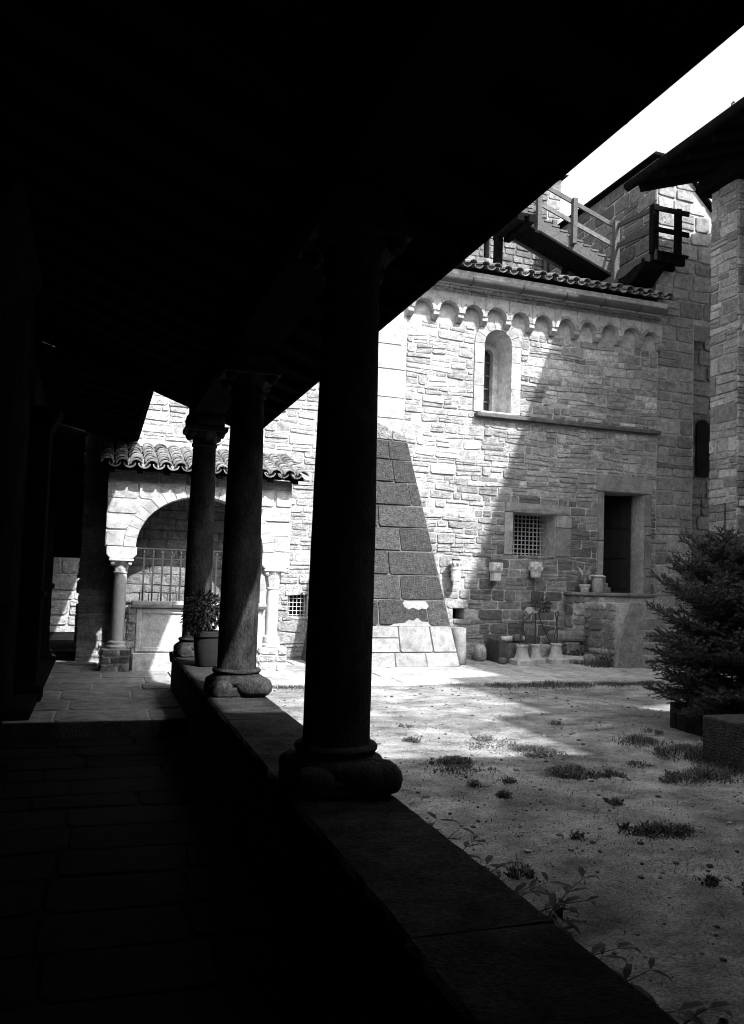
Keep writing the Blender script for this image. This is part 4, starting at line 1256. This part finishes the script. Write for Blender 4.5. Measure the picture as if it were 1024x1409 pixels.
# ================================================================== FIR TREE, planter, blocks
fx, fy = 6.26, 6.74
fir = thing('fir_tree', (fx, fy, .12), 'dark young fir tree with dense drooping branches at the courtyard edge', 'tree')
m = MB(); m.tube([(fx, fy, .1), (fx + .02, fy, .9), (fx, fy + .02, 1.6), (fx, fy, 2.12)], [.06, .05, .03, .008], 8); m.build('trunk', 'bark', fir, smooth=True)
rf = random.Random(12)
cr = MB(); tw = MB()
def needles(p, q, n, ln):
    d = (q - p)
    L_ = d.length
    d = d.normalized()
    for i in range(n):
        o = p + d * (L_ * (i + rf.random()) / n)
        a = Vector((rf.uniform(-1, 1), rf.uniform(-1, 1), rf.uniform(-.5, .9)))
        side = (a - d * a.dot(d)).normalized()
        f = (d * rf.uniform(.5, 1.0) + side).normalized()
        l_ = ln * rf.uniform(.7, 1.2)
        w_ = f.cross(d).normalized() * .006
        cr.add([o - w_, o + w_, o + f * l_], [(0, 1, 2)])
for lev in range(19):
    tz = lev / 18
    z0_ = .50 + 1.46 * tz
    rad = .92 * (1 - tz ** 2.0) ** .6 + .10
    if lev < 2: rad *= .88
    nb = 17 if lev < 13 else 11
    for b in range(nb):
        a = 2 * math.pi * (b + rf.random() * .7) / nb + lev * .9
        ll = rad * rf.uniform(.62, 1.12)
        z = z0_ + rf.uniform(-.09, .09)
        rise = -.12 + .75 * tz + rf.uniform(-.22, .28)
        pts = []
        for i in range(6):
            q = i / 5
            zz = z + ll * (rise * q - .18 * q * (1 - q) + .06 * q * q)
            pts.append(Vector((fx + ll * q * math.cos(a), fy + ll * q * math.sin(a), zz)))
        tw.tube(pts, [.011, .009, .007, .006, .004, .002], 4)
        for i in range(1, 5): needles(pts[i], pts[i + 1], 20, .032)
        nt_ = int(7 + ll * 9)
        for k in range(nt_):
            q = .2 + .78 * k / nt_
            i = min(int(q * 5), 4)
            p = pts[i].lerp(pts[i + 1], q * 5 - i)
            d = (pts[i + 1] - pts[i]).normalized()
            for sd_ in (-1, 1):
                s_ = d.cross(Vector((0, 0, 1))).normalized() * sd_
                L_ = (.10 + .22 * (1 - q) * ll) * rf.uniform(.7, 1.2)
                e = p + (d * .75 + s_ * .8 + Vector((0, 0, rf.uniform(-.45, .6)))).normalized() * L_
                tw.tube([p, e], [.004, .002], 3)
                needles(p, e, int(14 + 80 * L_), .032)
cr.build('crown', 'fir', fir); tw.build('branches', 'bark', fir)
t = thing('stone_planter', (5.75, 6.95, .1), 'dark square stone planter holding the fir tree', 'planter')
for k, bx in enumerate(((5.65, 6.9, 6.40, 6.50), (5.65, 6.9, 6.97, 7.07), (5.65, 5.75, 6.502, 6.968), (6.80, 6.90, 6.502, 6.968))):
    m = MB(); m.box(bx[0], bx[1], bx[2], bx[3], .09, .40, .07); m.build('side_slab', 'parapet', t, bevel=.012)
m = MB(); m.box(5.74, 6.81, 6.49, 6.98, .09, .34); m.build('soil', 'bark', t)
m = MB(); m.box(4.97, 5.8, 5.41, 5.80, .06, .50, .03)
tag(m.build('stone_cube', 'tooled', None, bevel=.02), 'squared rough stone block in the weeds beside the planter', 'stone')

# ================================================================== WEEDS
def blade(mb, p, a, h, lean, w, rng):
    d = Vector((math.cos(a), math.sin(a), 0))
    s = Vector((-d.y, d.x, 0)) * w
    m_ = p + d * lean * .4 + Vector((0, 0, h * .62)); e = p + d * lean + Vector((0, 0, h))
    mb.add([p - s, p + s, m_ + s * .7, m_ - s * .7, e], [(0, 1, 2, 3), (3, 2, 4)])
def tuft(x, y, rx, ry, h, n, label, grp, seed, w=.003):
    r = random.Random(seed)
    m = MB()
    subs = []
    for _ in range(3 + int(40 * rx)):
        a = r.uniform(0, 6.28); q = math.sqrt(r.random())
        subs.append((rx * q * math.cos(a), ry * q * math.sin(a), r.uniform(.12, .42) * min(rx, ry)))
    for _ in range(int(n * 1.8)):
        sx, sy, sr = r.choice(subs)
        px, py = x + sx + r.gauss(0, sr), y + sy + r.gauss(0, sr)
        q = math.hypot((px - x) / rx, (py - y) / ry)
        if q > 1.15: continue
        q = min(q, 1)
        hh = h * (1.15 - .8 * q) * r.uniform(.5, 1.2)
        blade(m, Vector((px, py, hgt(px, py) - .004)), r.uniform(0, 6.28), hh, hh * r.uniform(.2, 1.6), w * r.uniform(.5, 1.3), r)
        if r.random() < .35:
            leaf_cloud(m, (px, py, hgt(px, py) + hh * .4), (.02, .02, .012), 2, .022, r, slim=.6)
    return tag(m.build('grass_tuft', 'grass'), label, 'weeds', grp)
G1 = 'low weed clumps scattered over the dirt'
L1 = 'low dark weed clump growing in the bare dirt'
spots = [(2.72, 6.0, .22, .14, .07, 500), (3.66, 6.30, .24, .20, .07, 520), (3.55, 5.58, .20, .17, .08, 520), (3.80, 5.50, .16, .10, .05, 200), (3.50, 6.95, .16, .2, .04, 130),
         (3.27, 4.13, .19, .14, .07, 360), (3.10, 4.20, .12, .09, .06, 150), (3.36, 4.75, .06, .06, .06, 90), (2.74, 6.95, .08, .08, .06, 90), (2.90, 5.36, .05, .05, .06, 70),
         (2.69, 5.06, .05, .05, .07, 80), (2.62, 5.34, .07, .06, .05, 60), (2.70, 4.14, .05, .05, .05, 60), (2.09, 3.74, .06, .06, .10, 80), (5.28, 6.87, .10, .10, .06, 70),
         (4.62, 7.60, .10, .08, .05, 60), (2.95, 7.6, .08, .08, .05, 50), (2.95, 3.35, .05, .05, .06, 60), (3.1, 3.25, .05, .04, .05, 50), (2.68, 5.75, .25, .2, .04, 200), (3.45, 6.55, .3, .25, .03, 220)]
for i, s in enumerate(spots):
    tuft(*s, L1, G1, 100 + i)
for i, s in enumerate([(5.02, 5.95, .30, .30, .13, 700), (5.25, 5.45, .42, .35, .12, 800), (4.62, 5.35, .28, .22, .10, 420), (5.05, 5.0, .3, .2, .09, 300), (4.85, 6.5, .25, .25, .1, 300), (4.35, 5.25, .2, .12, .07, 160), (4.3, 5.75, .15, .1, .06, 80)]):
    tuft(*s, 'thick weeds growing round the stone planter and rough block', 'weeds round the planter', 200 + i)
# long grass line along the pavement edge
m = MB(); r = random.Random(77)
for _ in range(7000):
    x = 4.6 + 5.6 * r.random()
    k = .5 + .5 * math.sin(x * 2.3) * math.sin(x * 5.1 + 1)
    if x < 5.2 and r.random() < .6: continue
    if math.sin(x * 9.7) + math.sin(x * 4.3 + 1) < r.uniform(-1.9, .6): continue
    y = 10.40 - abs(r.gauss(0, .12 + .10 * k))
    hh = r.uniform(.02, .075) * (.5 + .8 * k)
    blade(m, Vector((x, y, .115)), r.uniform(0, 6.28), hh, hh * r.uniform(.1, 1.0), .004, r)
for _ in range(700):
    x = r.uniform(1.9, 3.0); y = 10.39 - abs(r.gauss(0, .09))
    hh = r.uniform(.02, .06)
    blade(m, Vector((x, y, .115)), r.uniform(0, 6.28), hh, hh * r.uniform(.1, 1.0), .004, r)
tag(m.build('grass_strip', 'grass'), 'strip of short grass along the edge of the flagstones', 'grass', kind='stuff')
m = MB()
for _ in range(900):
    x, y = r.uniform(8.0, 8.5), r.uniform(12.0, 12.9)
    if r.random() < .5: x = r.uniform(8.25, 8.5)
    hh = r.uniform(.03, .14)
    blade(m, Vector((x, y, PZ)), r.uniform(0, 6.28), hh, hh * r.uniform(.1, 1.0), .005, r)
tag(m.build('landing_weeds', 'grass'), 'weeds growing at the foot of the stone landing', 'weeds', kind='stuff')

for i, (x, y, z, rx, n, lab) in enumerate(((8.20, 12.80, PZ + .10, .14, 260, 'leafy weed clump sprouting where the landing meets the church wall'), (8.40, 12.15, PZ + .07, .13, 240, 'leafy weed clump at the front corner of the landing'), (7.95, 12.88, PZ + .24, .08, 120, 'small leafy weed growing out beside the long rounded block'))):
    m = MB(); leaf_cloud(m, (x, y, z), (rx, rx, .11), n, .05, random.Random(60 + i), slim=.5)
    m.tube([(x, y, z - .11), (x, y, z)], .008, 5)
    tag(m.build('leafy_clump', 'grass'), lab, 'weeds')
# leafy stems along the outer foot of the parapet
def stem_weed(x, y, h, lean, seed):
    r = random.Random(seed)
    t = thing('leafy_weed', (x, y, hgt(x, y)), 'long-leaved weed stem arching out from the foot of the parapet', 'weeds', 'leafy weeds along the parapet foot')
    m = MB(); lf = MB()
    a = r.uniform(-.9, .9)
    pts = []
    for i in range(7):
        q = i / 6
        pts.append(Vector((x + lean * q * q * math.cos(a), y + lean * q * q * math.sin(a), hgt(x, y) + h * (q - .25 * q * q))))
    m.tube(pts, [.004, .004, .0035, .003, .0025, .002, .001], 5)
    for i in range(1, 7):
        for s_ in (-1, 1):
            d = Vector((math.cos(a + s_ * r.uniform(.5, 1.6)), math.sin(a + s_ * r.uniform(.5, 1.6)), r.uniform(.0, .6))).normalized()
            L_ = r.uniform(.07, .13); w_ = L_ * .13
            sd2 = d.cross(Vector((0, 0, 1))).normalized() * w_
            p = pts[i]
            lf.add([p, p + d * L_ * .35 + sd2, p + d * L_ * .75 + sd2 * .7 - Vector((0, 0, .01)), p + d * L_ - Vector((0, 0, .03)), p + d * L_ * .75 - sd2 * .7 - Vector((0, 0, .01)), p + d * L_ * .35 - sd2], [(0, 1, 2, 5), (5, 2, 4), (2, 3, 4)])
    m.build('stem', 'leaf', t); lf.build('leaves', 'leaf', t)
r = random.Random(31)
for i in range(26):
    y = 1.9 + 1.75 * (i / 25) + r.uniform(-.05, .05)
    stem_weed(1.42 + abs(r.gauss(0, .12)), y, r.uniform(.22, .46), r.uniform(.08, .3), 300 + i)

# thin stray grass and litter between the clumps
m = MB(); r = random.Random(91)
for _ in range(5200):
    sx, sy = r.choice(spots)[:2] if r.random() < .7 else (r.uniform(1.6, 6.0), r.uniform(2.2, 10.0))
    px, py = sx + r.gauss(0, .38), sy + r.gauss(0, .38)
    if px < 1.4 or py > 10.3: continue
    hh = r.uniform(.006, .026)
    blade(m, Vector((px, py, hgt(px, py) - .003)), r.uniform(0, 6.28), hh, hh * r.uniform(.4, 2.5), .0022, r)
tag(m.build('stray_grass', 'grass'), 'thin stray grass and litter scattered between the weed clumps', 'grass', kind='stuff')
# pebbles on the dirt
m = MB(); r = random.Random(55)
for _ in range(4200):
    x, y = 1.45 + 5.2 * r.random() ** 1.2, r.uniform(1.8, 10.3)
    s_ = r.choice((.003, .004, .004, .005, .005, .006, .008, .010, .016)) * r.uniform(.7, 1.3)
    m.blob((x, y, hgt(x, y) + s_ * .2), (s_ * r.uniform(.8, 1.6), s_, s_ * .6), r, 5, 3, .15, r.choice((.05, .07, .1, .14, .22, .36)))
tag(m.build('pebbles', 'ashlar'), 'loose pebbles scattered over the dirt', 'pebbles', kind='stuff')
